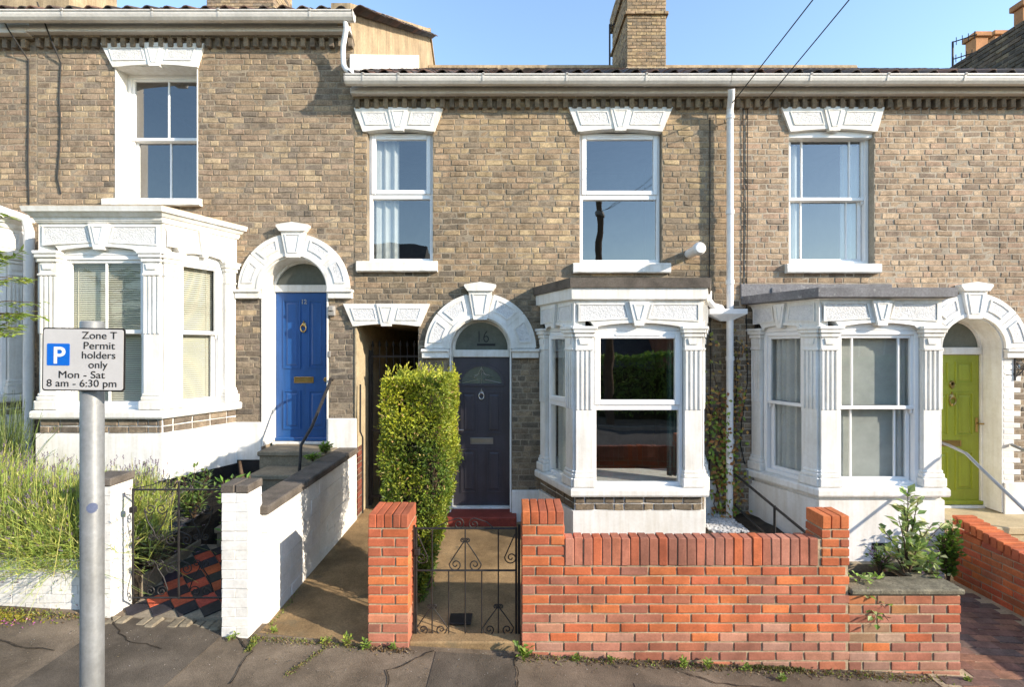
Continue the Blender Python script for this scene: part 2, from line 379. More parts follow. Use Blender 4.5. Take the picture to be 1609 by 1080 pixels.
SILLS = [(PX(a), PX(b), PZ(c)) for a, b, c in ((166, 318, 325), (562, 688, 428), (900, 1052, 430), (1233, 1380, 430))]
def tint_mix(sets, zsplit, soft, hue=(1, 1, 1)):
    def f(x, z, q):
        n = noise.noise(Vector((x*.9, z*.9, 3.1)))*.9
        t = min(1, max(0, (zsplit + n - z)/soft + .5))
        c = q.choice(sets[1] if q.random() < t else sets[0])
        k = q.uniform(.90, 1.08)*(1 + .24*noise.noise(Vector((x*.55, z*.75, 9))))
        for xa, xb, zt in SILLS:                       # soot washed down below the sills
            if xa-.05 < x < xb+.05 and zt-.55 < z < zt: k *= 1-.26*(1-(zt-z)/.55)*(.6+.4*q.random())
        return tuple(v*k*h for v, h in zip(c, hue))
    return f

# ------------------------------------------------------------------ ground, gardens, road
def sheet(name, pts, mat, th=.02):
    m = MB(); n = len(pts)
    m.add([*pts, *[(x, y, z-th) for x, y, z in pts]], [tuple(range(n)), tuple(range(2*n-1, n-1, -1))] + [(i, i+n, (i+1) % n+n, (i+1) % n) for i in range(n)])
    return struct(m.build(name, mat))
def slope_sheet(name, x0, x1, y0, y1, dz, mat, th=.02):
    return sheet(name, [(x0, y0, pave_z(x0)+dz), (x1, y0, pave_z(x1)+dz), (x1, y1, pave_z(x1)+dz), (x0, y1, pave_z(x0)+dz)], mat, th)
slope_sheet('ground', -150, 150, -150, 200, -.45, M_grass)
slope_sheet('road', -60, 60, -4.6, 1.35, -.12, M_road)
slope_sheet('pavement', -60, 60, 1.5, 4.35, 0, M_asph, .3)
slope_sheet('pavement_opposite', -60, 60, -6.4, -4.75, 0, M_asph, .3)
for ya, yb in ((1.35, 1.5), (-4.75, -4.6)):
    k = MB()
    for i in range(40):
        a, b = -18.3 + i*.915, -18.3 + (i+1)*.915 - .008
        k.add([(x, y, pave_z(x)+z) for x in (a, b) for y in (ya, yb) for z in (-.2, .004)], [(0,1,3,2),(4,6,7,5),(0,4,5,1),(2,3,7,6),(1,5,7,3),(0,2,6,4)])
    struct(k.build('kerb', M_kerb))
def patch(pts, dz, mat, name='pavement_patch'):
    return sheet(name, [(x, y, pave_z(x)+dz) for x, y in pts], mat, .003)
patch([(-3.35, 1.6), (-2.5, 1.6), (-2.32, 4.02), (-3.3, 4.12)], .004, M_asph2)
patch([(-.62, 1.6), (.02, 1.6), (.02, 3.86), (-.60, 3.87)], .004, M_asph2)
patch([(.9, 1.6), (3.4, 1.6), (3.4, 3.55), (.9, 3.62)], .004, M_asph2)
def crack(pts, w):
    q = random.Random(int(pts[0][0]*50)); line = []
    for (xa, ya), (xb, yb) in zip(pts, pts[1:]):
        for i in range(7): t = i/7; line.append((xa+(xb-xa)*t+q.gauss(0, .010), ya+(yb-ya)*t+q.gauss(0, .010)))
    m = MB()
    for (xa, ya), (xb, yb) in zip(line, line[1:]):
        d = Vector((xb-xa, yb-ya)).normalized()*w*q.uniform(.5, 1.2); nx, ny = -d.y, d.x
        m.add([(x, y, pave_z(x)+.0085) for x, y in ((xa+nx, ya+ny), (xa-nx, ya-ny), (xb-nx, yb-ny), (xb+nx, yb+ny))], [(3, 2, 1, 0)])
    m.build('crack', M_soil, bpy.data.objects['pavement'])
crack([(-2.30, 4.0), (-2.0, 3.75), (-1.95, 3.3)], .006); crack([(-3.35, 4.1), (-3.0, 3.8), (-2.6, 3.72)], .005); crack([(.02, 3.87), (.05, 3.6), (-.02, 3.2)], .006)
crack([(-.62, 3.87), (-.9, 3.6), (-.85, 3.2)], .005); crack([(1.2, 3.85), (1.5, 3.66), (2.2, 3.64)], .005); crack([(-4.6, 3.9), (-4.0, 3.75), (-3.3, 3.6)], .006)
# garden floors
sheet('passage_path', [(-2.06, 4.0, .165), (-1.15, 3.92, .115), (-1.15, 6.9, .20), (-2.06, 6.9, .22)], M_conc, .3)
sheet('garden_path', [(-1.149, 4.0, .125), (.40, 3.98, .06), (.40, 6.5, .185), (-1.149, 6.5, .185)], M_conc, .3)
sheet('garden_soil', [(.401, 4.0, .13), (3.3, 4.0, .13), (3.3, 6.5, .27), (.401, 6.5, .27)], M_soil, .4)
sheet('garden_soil', [(2.25, 5.2, .27), (3.2, 5.2, .27), (3.2, 6.5, .285), (2.25, 6.5, .285)], M_soil, .05)
sheet('garden_soil', [(-6.6, 4.32, .60), (-3.3, 4.32, .50), (-3.3, 6.5, .80), (-6.6, 6.5, .95)], M_soil, .5)
sheet('garden_soil', [(2.6, 4.05, .50), (3.55, 4.05, .50), (3.45, 4.35, .50), (2.6, 4.35, .50)], M_soil, .4)
slope_sheet('driveway', 3.3, 16, 3.3, 6.5, .006, M_mortR, .2)

# ------------------------------------------------------------------ shared house pieces
def bars(m, u0, u1, w0, w1, t, y0, y1, M, b=.003):
    """rectangular frame of four bars, thickness t"""
    m.box(u0, u0+t, y0, y1, w0, w1, M, b=b); m.box(u1-t, u1, y0, y1, w0, w1, M, b=b)
    m.box(u0+t, u1-t, y0+.001, y1, w0, w0+t, M, b=b); m.box(u0+t, u1-t, y0+.001, y1, w1-t, w1, M, b=b)
def pane(par_, u0, u1, w0, w1, y, M, mat=None, k=None):
    q = k or R; m = MB(); t = q.uniform(-.0015, .0015); t2 = q.uniform(-.0015, .0015)
    m.add([(u0, y-t-t2, w0), (u1, y+t-t2, w0), (u1, y+t+t2, w1), (u0, y-t+t2, w1)], [(0, 1, 2, 3)], M)
    return m.build('pane', mat or M_glass, par_)
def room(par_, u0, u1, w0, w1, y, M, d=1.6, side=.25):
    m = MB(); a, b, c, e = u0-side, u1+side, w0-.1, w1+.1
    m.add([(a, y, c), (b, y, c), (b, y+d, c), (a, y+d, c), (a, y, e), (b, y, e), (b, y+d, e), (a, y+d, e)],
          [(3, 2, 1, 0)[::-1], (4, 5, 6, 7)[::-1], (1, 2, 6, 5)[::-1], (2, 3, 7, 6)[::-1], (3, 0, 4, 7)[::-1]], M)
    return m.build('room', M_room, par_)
def curtain(par_, u0, u1, w0, w1, y, M, mat, waves=5, amp=.02, taper=0):
    m = MB(); n = waves*8; q = random.Random(int(abs(u0*100)))
    ph = [q.uniform(0, 6) for _ in range(3)]
    vs = []; fs = []; H_ = 6
    for j in range(H_+1):
        t = j/H_
        for i in range(n+1):
            s = i/n; u = u0 + (u1-u0)*s + taper*(1-t)*s
            vs.append((u, y + amp*math.sin(s*waves*6.28+ph[0]) + amp*.5*math.sin(s*waves*11+ph[1]), w0+(w1-w0)*t))
    for j in range(H_):
        fs += [(j*(n+1)+i, j*(n+1)+i+1, (j+1)*(n+1)+i+1, (j+1)*(n+1)+i) for i in range(n)]
    m.add(vs, fs, M); return m.build('curtain', mat, par_, True)
def sash_window(house, u0, u1, w0, w1, y, M, style, name='window', lab=None, gm=None):
    """frame + separate panes. styles: upvc, cross (two panes over two), margin (margin lights), plain (one over one)"""
    m = MB(); mid = w0 + (w1-w0)*.505; P = []
    if style == 'upvc':
        bars(m, u0, u1, w0, w1, .045, y, y+.08, M, .006)
        m.box(u0+.045, u1-.045, y+.002, y+.08, mid-.03, mid+.045, M, b=.006)
        bars(m, u0+.03, u1-.03, mid+.03, w1-.03, .062, y-.014, y+.05, M, .008)
        m.box(u0+.25*(u1-u0), u1-.25*(u1-u0), y-.022, y-.012, w1-.058, w1-.040, M, b=.003)
        P = [(u0+.085, u1-.085, mid+.085, w1-.085, y+.012), (u0+.04, u1-.04, w0+.04, mid-.025, y+.035)]
    else:
        bars(m, u0, u1, w0, w1, .05, y, y+.105, M, .005)
        a, b = u0+.045, u1-.045
        bars(m, a, b, mid-.02, w1-.045, .042, y+.02, y+.06, M, .005)
        bars(m, a+.012, b-.012, w0+.04, mid+.022, .050, y+.062, y+.10, M, .005)
        m.box(a, b, y+.010, y+.10, mid-.022, mid+.022, M, b=.005)
        for s_ in (a+.012, b-.037):                    # sash horns
            m.prism([(s_, mid-.02), (s_+.025, mid-.02), (s_+.022, mid-.06), (s_+.006, mid-.075)], y+.025, y+.055, M)
        ta, tb, wa, wb = a+.042, b-.042, mid+.022, w1-.087
        la, lb, xa, xb = a+.062, b-.062, w0+.09, mid-.022
        def split(cuts, lo, hi, c0, c1, yy):
            e = [lo] + [lo+(hi-lo)*c for c in cuts] + [hi]
            for i in range(len(e)-1):
                P.append((e[i]+(.009 if i else 0), e[i+1]-(.009 if i < len(e)-2 else 0), c0, c1, yy))
            for c in cuts:
                uu = lo+(hi-lo)*c; m.box(uu-.011, uu+.011, yy-.012, yy+.012, c0-.005, c1+.005, M, b=.004)
        cuts = {'cross': [.5], 'margin': [.16, .84], 'plain': []}[style]
        split(cuts, ta, tb, wa, wb, y+.04); split(cuts, la, lb, xa, xb, y+.082)
    o = m.build(name, M_upvc, house)
    if lab: o['label'] = lab
    for p in P: pane(o, *p, M, gm)
    return o
def sill(par_, u0, u1, w0, w1, y0, y1, M, mat=None):
    m = MB(); q = random.Random(int(u0*1000)); n = 14
    prof = [(y1, w0), (y0+.012, w0), (y0, w0+.012), (y0, w1-.02), (y0+.015, w1-.004), (y1, w1+.012)]
    vs = []; k = len(prof)
    for i in range(n+1):
        u = u0+(u1-u0)*i/n
        vs += [(u, yy+q.uniform(-.002, .002), ww+q.uniform(-.002, .002)) for yy, ww in prof]
    fs = [(i*k+j, i*k+(j+1) % k, (i+1)*k+(j+1) % k, (i+1)*k+j) for i in range(n) for j in range(k)]
    fs = [f[::-1] for f in fs] + [tuple(range(k)), tuple(n*k+j for j in range(k-1, -1, -1))]
    m.add(vs, fs, M); o = m.build('sill', mat or M_white, par_); return o
def raised_panel(m, poly, y, M, t=.014, pr=.012):
    """moulding strip round a convex polygon (u, w)"""
    n = len(poly); c = (sum(p[0] for p in poly)/n, sum(p[1] for p in poly)/n)
    inn = []
    for i in range(n):
        p, a, b = Vector(poly[i]), Vector(poly[i-1]), Vector(poly[(i+1) % n])
        d1 = (p-a).normalized(); d2 = (b-p).normalized(); n1 = Vector((-d1.y, d1.x)); n2 = Vector((-d2.y, d2.x))
        if n1.dot(Vector(c)-p) < 0: n1 = -n1
        if n2.dot(Vector(c)-p) < 0: n2 = -n2
        bis = n1+n2; bis = bis.normalized() if bis.length > 1e-6 else n1
        inn.append(tuple(p + bis*(t/max(.35, bis.dot(n1)))))
    for i in range(n):
        j = (i+1) % n; m.prism([poly[i], poly[j], inn[j], inn[i]], y-pr, y+.004, M)
    return inn
def head_polys(ut0, ut1, ub0, ub1, wt, wb, rise):
    uc = (ub0+ub1)/2; hh = wt-wb; out = []
    for s_ in (-1, 1):
        kt, kb = hh*.44, hh*.22; ut = ut1 if s_ > 0 else ut0
        out.append([(uc+s_*(kt+.03), wt-hh*.18), (ut-s_*hh*.34, wt-hh*.18), (ut-s_*hh*.52, wb+hh*.26), (uc+s_*(kb+.055), wb+rise+hh*.16)])
    return out
def head_stone(par_, ut0, ut1, ub0, ub1, wt, wb, rise, y0, M, name='lintel', plain_back=.12):
    """flared window head: segmental soffit, keystone, two sunk rough panels"""
    uc = (ub0+ub1)/2; hw = (ub1-ub0)/2; ftw = hw*.10
    def soff(u): return wb + rise*max(0, 1-((u-uc)/(hw-ftw))**2) if abs(u-uc) < hw-ftw else wb
    us = [ub0+(ub1-ub0)*i/24 for i in range(25)]
    m = MB(); poly = [(ut0, wt), (ut1, wt)] + [(u, soff(u)) for u in us[::-1]]
    m.prism(poly, y0, y0+plain_back, M)
    for pl in head_polys(ut0, ut1, ub0, ub1, wt, wb, rise): raised_panel(m, pl, y0, M, .013, .010)
    hh = wt-wb; kt, kb = hh*.44, hh*.22
    kp = [(uc-kt, wt), (uc+kt, wt), (uc+kb, wb+rise-.03), (uc-kb, wb+rise-.03)]
    m.prism(kp, y0-.016, y0+.05, M)
    ki = [(uc-kt*.66, wt-hh*.13), (uc+kt*.66, wt-hh*.13), (uc+kb*.5, wb+rise+.02), (uc-kb*.5, wb+rise+.02)]
    raised_panel(m, ki, y0-.016, M, .012, .007)
    o = m.build(name, M_white, par_)
    return o
def head_panels(par_, ut0, ut1, ub0, ub1, wt, wb, rise, y0, M):
    for pl in head_polys(ut0, ut1, ub0, ub1, wt, wb, rise):
        cx = sum(p[0] for p in pl)/4; cz = sum(p[1] for p in pl)/4
        m = MB(); m.prism([(cx+(p[0]-cx)*.95, cz+(p[1]-cz)*.88) for p in pl], y0-.004, y0+.003, M); m.build('rough_panel', M_stucco, par_)

def upper_window(house, ops, lint, op, sillr, rec, style, **kw):
    """an upstairs window with its head stone, sill, reveal and room"""
    a, b, c, d = (PX(op[0]), PX(op[1]), PZ(op[3]), PZ(op[2]))      # opening x0,x1,z0,z1
    ops.append(('rect', a, b, c, d+.04))
    Mr = F0
    win = sash_window(house, a+.004, b-.004, c+.005, d+.03, rec, Mr, style)
    lt0, lt1, lty, lb0, lb1, lby = lint
    args = (PX(lt0), PX(lt1), PX(lb0), PX(lb1), PZ(lty), PZ(lby), .035, -.035, F0)
    hs = head_stone(house, *args[:8], F0); head_panels(hs, *args[:8], F0)
    sill(win, PX(sillr[0]), PX(sillr[1]), PZ(sillr[3]), PZ(sillr[2]), -.07, rec+.02, F0)
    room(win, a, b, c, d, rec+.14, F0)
    return win, (a, b, c, d)

def trap(XL, XR, dX, Yf, off=0.0):
    """plan of a bay (BL, FL, FR, BR) pushed out by off"""
    dep = H - Yf; L = math.hypot(dX, dep); nx, ny = dep/L, -dX/L        # right splay outward normal
    # front line y = Yf - off ; right line through (XR, Yf)+off*n with direction (dX, dep)
    yf = Yf-off
    px, py = XR+nx*off, Yf+ny*off; t = (yf-py)/dep; fx = px+dX*t
    t2 = (H-py)/dep; bx = px+dX*t2
    c = (XL+XR)/2
    return [(2*c-bx, H), (2*c-fx, yf), (fx, yf), (bx, H)]
def pilaster(par_, u0, u1, w0, w1, capz, M, flutes=3, fl0=None):
    """shaft with base, half-fluted face and moulded capital"""
    m = MB(); b = .004
    m.box(u0+.02, u1-.02, -.004, .16, w0, capz, M, b=b)                               # shaft
    m.box(u0-.012, u1+.012, -.045, .15, w0, w0+.10, M, b=.008)                        # base
    m.box(u0, u1, -.028, .15, w0+.10, w0+.15, M, b=.010); m.box(u0+.008, u1-.008, -.016, .15, w0+.15, w0+.185, M, b=.008)
    fz0 = fl0 if fl0 is not None else w0+(capz-w0)*.55; fz1 = capz-.05
    n = flutes+1; wd = (u1-u0-.05); g = wd/(n+flutes*1.0)
    for i in range(n):
        ua = u0+.025+i*2*g; m.box(ua, ua+g, -.017, 0, fz0, fz1, M, b=.004)
    m.box(u0+.012, u1-.012, -.022, .15, capz-.045, capz-.015, M, b=.006)             # astragal
    hc = w1-capz
    m.box(u0+.018, u1-.018, -.010, .15, capz-.016, capz+hc*.5, M, b=.003)
    um = (u0+u1)/2
    m.prism([(um-.05, capz+hc*.12), (um+.05, capz+hc*.12), (um+.062, capz+hc*.40), (um-.062, capz+hc*.40)], -.024, 0, M)
    m.box(u0+.002, u1-.002, -.030, .15, capz+hc*.46, capz+hc*.66, M, b=.008)
    m.box(u0-.014, u1+.014, -.048, .15, capz+hc*.66, capz+hc*.86, M, b=.008)
    m.box(u0-.026, u1+.026, -.060, .15, capz+hc*.84, w1, M, b=.006)
    return m.build('pilaster', M_white, par_)
def frieze(par_, u0, u1, o0, o1, wb, wt, wspr, rise, M):
    """entablature block over one bay light: arched soffit, keystone, rough panels"""
    uc = (o0+o1)/2; hw = (o1-o0)/2
    us = [o0+(o1-o0)*i/20 for i in range(21)]
    m = MB(); f = .10*hw
    so = lambda u: wspr if abs(u-uc) > hw-f else wspr+.03+rise*(1-((u-uc)/(hw-f))**2)
    poly = [(u0, wt), (u1, wt), (u1, wb), (o1, wb)] + [(u, so(u)) for u in us[::-1]] + [(o0, wb)]
    m.prism(poly, 0, .15, M)
    e = .018                                             # raised arris that follows the soffit
    ar = [(u, so(u)) for u in us] + [(u, so(u)+.035) for u in us[::-1]]
    for i in range(20):
        m.prism([(us[i], so(us[i])), (us[i+1], so(us[i+1])), (us[i+1], so(us[i+1])+.032), (us[i], so(us[i])+.032)], -.014, .02, M)
    hh = wt-(wspr+.03+rise); top = wt-.035
    kt, kb = min(.115, hw*.28), min(.052, hw*.12); lowk = so(uc)-.035
    m.prism([(uc-kt, wt-.012), (uc+kt, wt-.012), (uc+kb, lowk), (uc-kb, lowk)], -.040, .05, M)
    raised_panel(m, [(uc-kt*.6, top-.008), (uc+kt*.6, top-.008), (uc+kb*.45, so(uc)+.03), (uc-kb*.45, so(uc)+.03)], -.040, M, .012, .008)
    pans = []
    for s_ in (-1, 1):
        ua = uc+s_*(kt+.04); ue = (u1 if s_ > 0 else u0)-s_*.05
        if abs(ue-ua) < .08: continue
        lo = so(uc)+.045
        pl = [(ua, top), (ue, top), (ue, max(wspr+.085, lo-.03)), (uc+s_*(kb+.055), lo)]
        raised_panel(m, pl, 0, M, .014, .014); pans.append(pl)
    o = m.build('frieze', M_white, par_)
    for pl in pans:
        cx = sum(p[0] for p in pl)/4; cz = sum(p[1] for p in pl)/4
        q = MB(); q.prism([(cx+(p[0]-cx)*.93, cz+(p[1]-cz)*.84) for p in pl], -.006, .002, M); q.build('rough_panel', M_stucco, par_)
    return o
def bay(house, XL, XR, dX, Yf, z, style, roof, tint, label, front_only=False):
    """z: dict gnd, tar, plinth, band, sill, spr(ing), capz, fr(ieze), corn, top"""
    dep = H-Yf; Ls = math.hypot(dX, dep)
    m = MB()
    pb = trap(XL, XR, dX, Yf, .02)
    m.plan(pb, z['tar'], z['plinth'])
    m.plan(trap(XL, XR, dX, Yf, -.012), z['plinth'], z['band'])
    o = m.build('bay_window', M_white, house); o['label'] = label
    if z['tar'] > z['gnd']+.02:
        q = MB(); q.plan(trap(XL, XR, dX, Yf, .016), z['gnd'], z['tar']-.001); q.build('black_plinth', M_tar, o)
    m = MB(); pr = [(.0, .0), (.055, .012), (.065, .03), (.065, .085), (.055, .10), (.0, .112)]
    hs = z['sill']-z['band']
    for i in range(len(pr)-1):
        a, b = pr[i], pr[i+1]
        m.plan(trap(XL, XR, dX, Yf, a[0]), z['band']+a[1]/.112*hs, z['band']+b[1]/.112*hs, poly1=trap(XL, XR, dX, Yf, b[0]))
    m.build('sill', M_white, o)
    frames = [(frame(XL, Yf), XR-XL, 'front'), (frame(XR, Yf, math.atan2(dep, dX)), Ls, 'right'), (frame(XL-dX, H, math.atan2(-dep, dX)), Ls, 'left')]
    q = random.Random(int(XL*100))
    for M, Wd, side in frames:
        # two courses of brick in the band below the sill
        if z['band']-z['plinth'] > .05:
            nc = 2; ch = (z['band']-z['plinth'])/nc
            for r_ in range(nc):
                u = .01 - (.11 if r_ else 0)
                while u < Wd-.02:
                    L = q.choice((.225, .225, .115)); a = max(u, .008); b2 = min(u+L, Wd-.008)
                    if b2-a > .04:
                        piece('brick', face_brick_mesh(b2-a-.012, ch-.014, q.randrange(9), M_bO), M @ T(((a+b2)/2, -.004, z['plinth']+ch*(r_+.5))), o, tint(0, 0, q))
                    u += L
        wp0 = .235; wpa, wpb = wp0, wp0
        if side == 'right': wpb = .20
        if side == 'left': wpa = .20
        if side != 'front': wpa, wpb = wpa-.02, wpb-.02
        if not (front_only and side == 'left'):
            pilaster(o, 0, wpa, z['sill'], z['capt'], z['capz'], M); pilaster(o, Wd-wpb, Wd, z['sill'], z['capt'], z['capz'], M)
        frieze(o, 0, Wd, wpa, Wd-wpb, z['capt'], z['fr'], z['spr'], .04 if side == 'front' else .03, M)
        st = style if side == 'front' else ('plain' if style in ('margin', 'cross') else style)
        # side lights: shallow frames
        a, b2 = wpa-.015, Wd-wpb+.015
        wob = sash_window(house, a, b2, z['sill']-.01, z['spr']-.02, .05, M, st, 'bay_light', None, M_glassC if style == 'upvc' else M_glassB)
        hb = MB(); hb.box(a, b2, .048, .10, z['spr']-.018, z['spr']+.16, M, b=.004); hb.build('head_board', M_upvc, wob)
    # cornice mouldings
    m = MB()
    for zz0, zz1, o0, o1 in z['corn']: m.plan(trap(XL, XR, dX, Yf, o0), zz0, zz1, poly1=trap(XL, XR, dX, Yf, o1))
    m.build('cornice', M_white, o)
    if roof:
        m = MB()
        for zz0, zz1, o0, o1 in roof[1]: m.plan(trap(XL, XR, dX, Yf, o0), zz0, zz1, poly1=trap(XL, XR, dX, Yf, o1))
        m.build('bay_roof', roof[0], o)
    # floor and back of the room behind the bay
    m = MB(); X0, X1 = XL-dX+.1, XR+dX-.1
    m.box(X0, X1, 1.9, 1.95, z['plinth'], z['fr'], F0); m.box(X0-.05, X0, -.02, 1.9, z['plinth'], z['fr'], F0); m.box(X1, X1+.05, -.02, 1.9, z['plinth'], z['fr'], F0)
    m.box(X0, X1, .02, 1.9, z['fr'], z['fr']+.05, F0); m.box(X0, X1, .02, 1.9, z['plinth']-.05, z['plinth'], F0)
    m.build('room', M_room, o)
    return o, frames

def tile_mesh(mat, pitch, wd=.245, ln=.36):
    key = ('tile', mat.name, pitch)
    if key in BC: return BC[key]
    m = MB(); n = 8; up = []
    for i in range(n+1):
        t = i/n; up.append((t*(wd+.012), .030*math.sin(t*2*math.pi*.98+2.6)+.012))
    cs, sn = math.cos(pitch), math.sin(pitch); vs = []
    for y, dz in ((0, 0), (ln, -.012)):
        for x, h in up: vs.append((x, y*cs - (h+dz)*sn, y*sn + (h+dz)*cs))
        for x, h in up: vs.append((x, y*cs - (h+dz-.014)*sn, y*sn + (h+dz-.014)*cs))
    k = n+1; fs = []
    for i in range(n):
        fs += [(i, i+1, 2*k+i+1, 2*k+i), (k+i+1, k+i, 3*k+i, 3*k+i+1), (k+i, k+i+1, i+1, i)]
    fs += [(0, 2*k, 3*k, k), (n, k+n, 3*k+n, 2*k+n)]
    m.add(vs, fs); BC[key] = m.mesh('tile', mat, True); return BC[key]
def tile_roof(house, x0, x1, ye, ze, yr, zr, seed, back=True):
    pitch = math.atan2(zr-ze, yr-ye); q = random.Random(seed); wd, st = .245, .30
    me = tile_mesh(M_tileR, pitch); L = math.hypot(zr-ze, yr-ye); nr = int(L/st)
    deck = MB(); cs, sn = math.cos(pitch), math.sin(pitch)
    deck.add([(x0, ye+.05, ze-.05+.05*sn), (x1, ye+.05, ze-.05+.05*sn), (x1, yr, zr-.04), (x0, yr, zr-.04), (x1, 2*yr-ye, ze-.05), (x0, 2*yr-ye, ze-.05)], [(0, 1, 2, 3), (3, 2, 4, 5)])
    ro = deck.build('roof', M_slate, house); mass = MB()
    vs = [v.co.copy() for v in me.vertices]; fs = [tuple(p.vertices) for p in me.polygons]
    nc = int((x1-x0)/wd)+1
    for r_ in range(nr+1):
        for c in range(nc):
            k = q.uniform(.6, 1.4); col = lerp((.060*k, .050*k, .045*k), (.13*k, .07*k, .05*k), q.random()**3)
            x = x0+c*wd
            M = T((x, ye+r_*st*cs+q.uniform(-.006, .006), ze+r_*st*sn+q.uniform(0, .008))) @ Matrix.Rotation(q.uniform(-.02, .02), 4, 'Z')
            if r_ == 0: piece('tile', me, M, ro, col)
            else: mass.add(vs, fs, M, col)
    t = mass.build('tiles', M_tileG, ro, True); stuff(t)
    rd = MB(); rd.tube([(x0, yr, zr), (x1, yr, zr)], .11, 10); rd.build('ridge', M_render, ro)
    return ro
def gutter_run(house, x0, x1, yc, ztop, clips, capl=True, capr=True, mat=None, h=.115):
    m = MB(); r = .062; pts = []
    # ogee-like half-round profile, open at the top
    prof = [(-r-.012, 0), (-r-.012, -.016), (-r, -.018), (-r*.98, -.045), (-r*.8, -.078), (-r*.4, -h+.008), (0, -h), (r*.6, -h+.01), (r, -.06), (r, 0),
            (r-.006, 0), (r-.006, -.058), (r*.5, -h+.018), (0, -h+.008), (-r*.5, -.082), (-r+.008, -.03), (-r+.004, 0)]
    k = len(prof); vs = [(x, yc+a, ztop+b) for x in (x0, x1) for a, b in prof]
    fs = [(j, (j+1) % k, k+(j+1) % k, k+j) for j in range(k)]
    fs = [f[::-1] for f in fs]
    m.add(vs, fs)
    for x, d in ((x0, 1), (x1, -1)):
        if (capl if d > 0 else capr): m.prism([(yc+a, ztop+b) for a, b in prof[:10]], -.004, .012, T((x, 0, 0)) @ Matrix.Rotation(math.pi/2, 4, 'Z') @ Matrix.Diagonal((1, -1, 1, 1)) if False else T((x, 0, 0)) @ Matrix(((0, d, 0, 0), (1, 0, 0, 0), (0, 0, 1, 0), (0, 0, 0, 1))))
    g = m.build('gutter', mat or M_gutter, house)
    for x in clips:
        c = MB(); w_ = .013
        for i in range(9):
            (a, b), (a2, b2) = prof[i], prof[i+1]; e = .006
            c.add([(x-w_, yc+a*1.0-e*(1 if a < 0 else -1), ztop+b-(.006 if b < -.06 else -.002)), (x+w_, yc+a-e*(1 if a < 0 else -1), ztop+b-(.006 if b < -.06 else -.002)),
                   (x+w_, yc+a2-e*(1 if a2 < 0 else -1), ztop+b2-(.006 if b2 < -.06 else -.002)), (x-w_, yc+a2-e*(1 if a2 < 0 else -1), ztop+b2-(.006 if b2 < -.06 else -.002))], [(0, 1, 2, 3)])
        c.box(x-w_, x+w_, yc-r-.018, yc-r+.02, ztop-.008, ztop+.008)
        c.build('gutter_clip', mat or M_gutter, g)
    return g
def eaves(house, x0, x1, zg, seed, tint, endl=False, endr=False):
    """fascia, oversailing course and dentil blocks under a gutter whose rim is at zg"""
    q = random.Random(seed)
    m = MB(); m.box(x0, x1, H-.15, H+.0, zg-.146, zg-.07, b=.006); m.box(x0+.01, x1-.01, H-.12, H, zg-.07, zg-.02); m.build('fascia', M_gutter, house)
    m = MB(); m.box(x0, x1, -.06, .02, zg-.168, zg-.098, F0); ov = m.build('oversailing_course', M_mort, house)
    x = x0+.01
    while x < x1-.05:
        L = min(.225, x1-x); piece('brick', face_brick_mesh(L-.012, .062, q.randrange(9), M_bO), F0 @ T((x+L/2, -.068, zg-.133)), ov, tint(0, 1.0, q)); x += L
    x = x0+.03; de = MB(); de.box(0, .062, -.062, .01, 0, .115, b=.005); dm = de.mesh('dentil', M_bO)
    while x < x1-.06:
        c = tint(0, 1.0, q); piece('dentil', dm, F0 @ T((x, q.uniform(-.003, .003), zg-.286)), ov, tuple(v*1.0 for v in c)); x += .1245
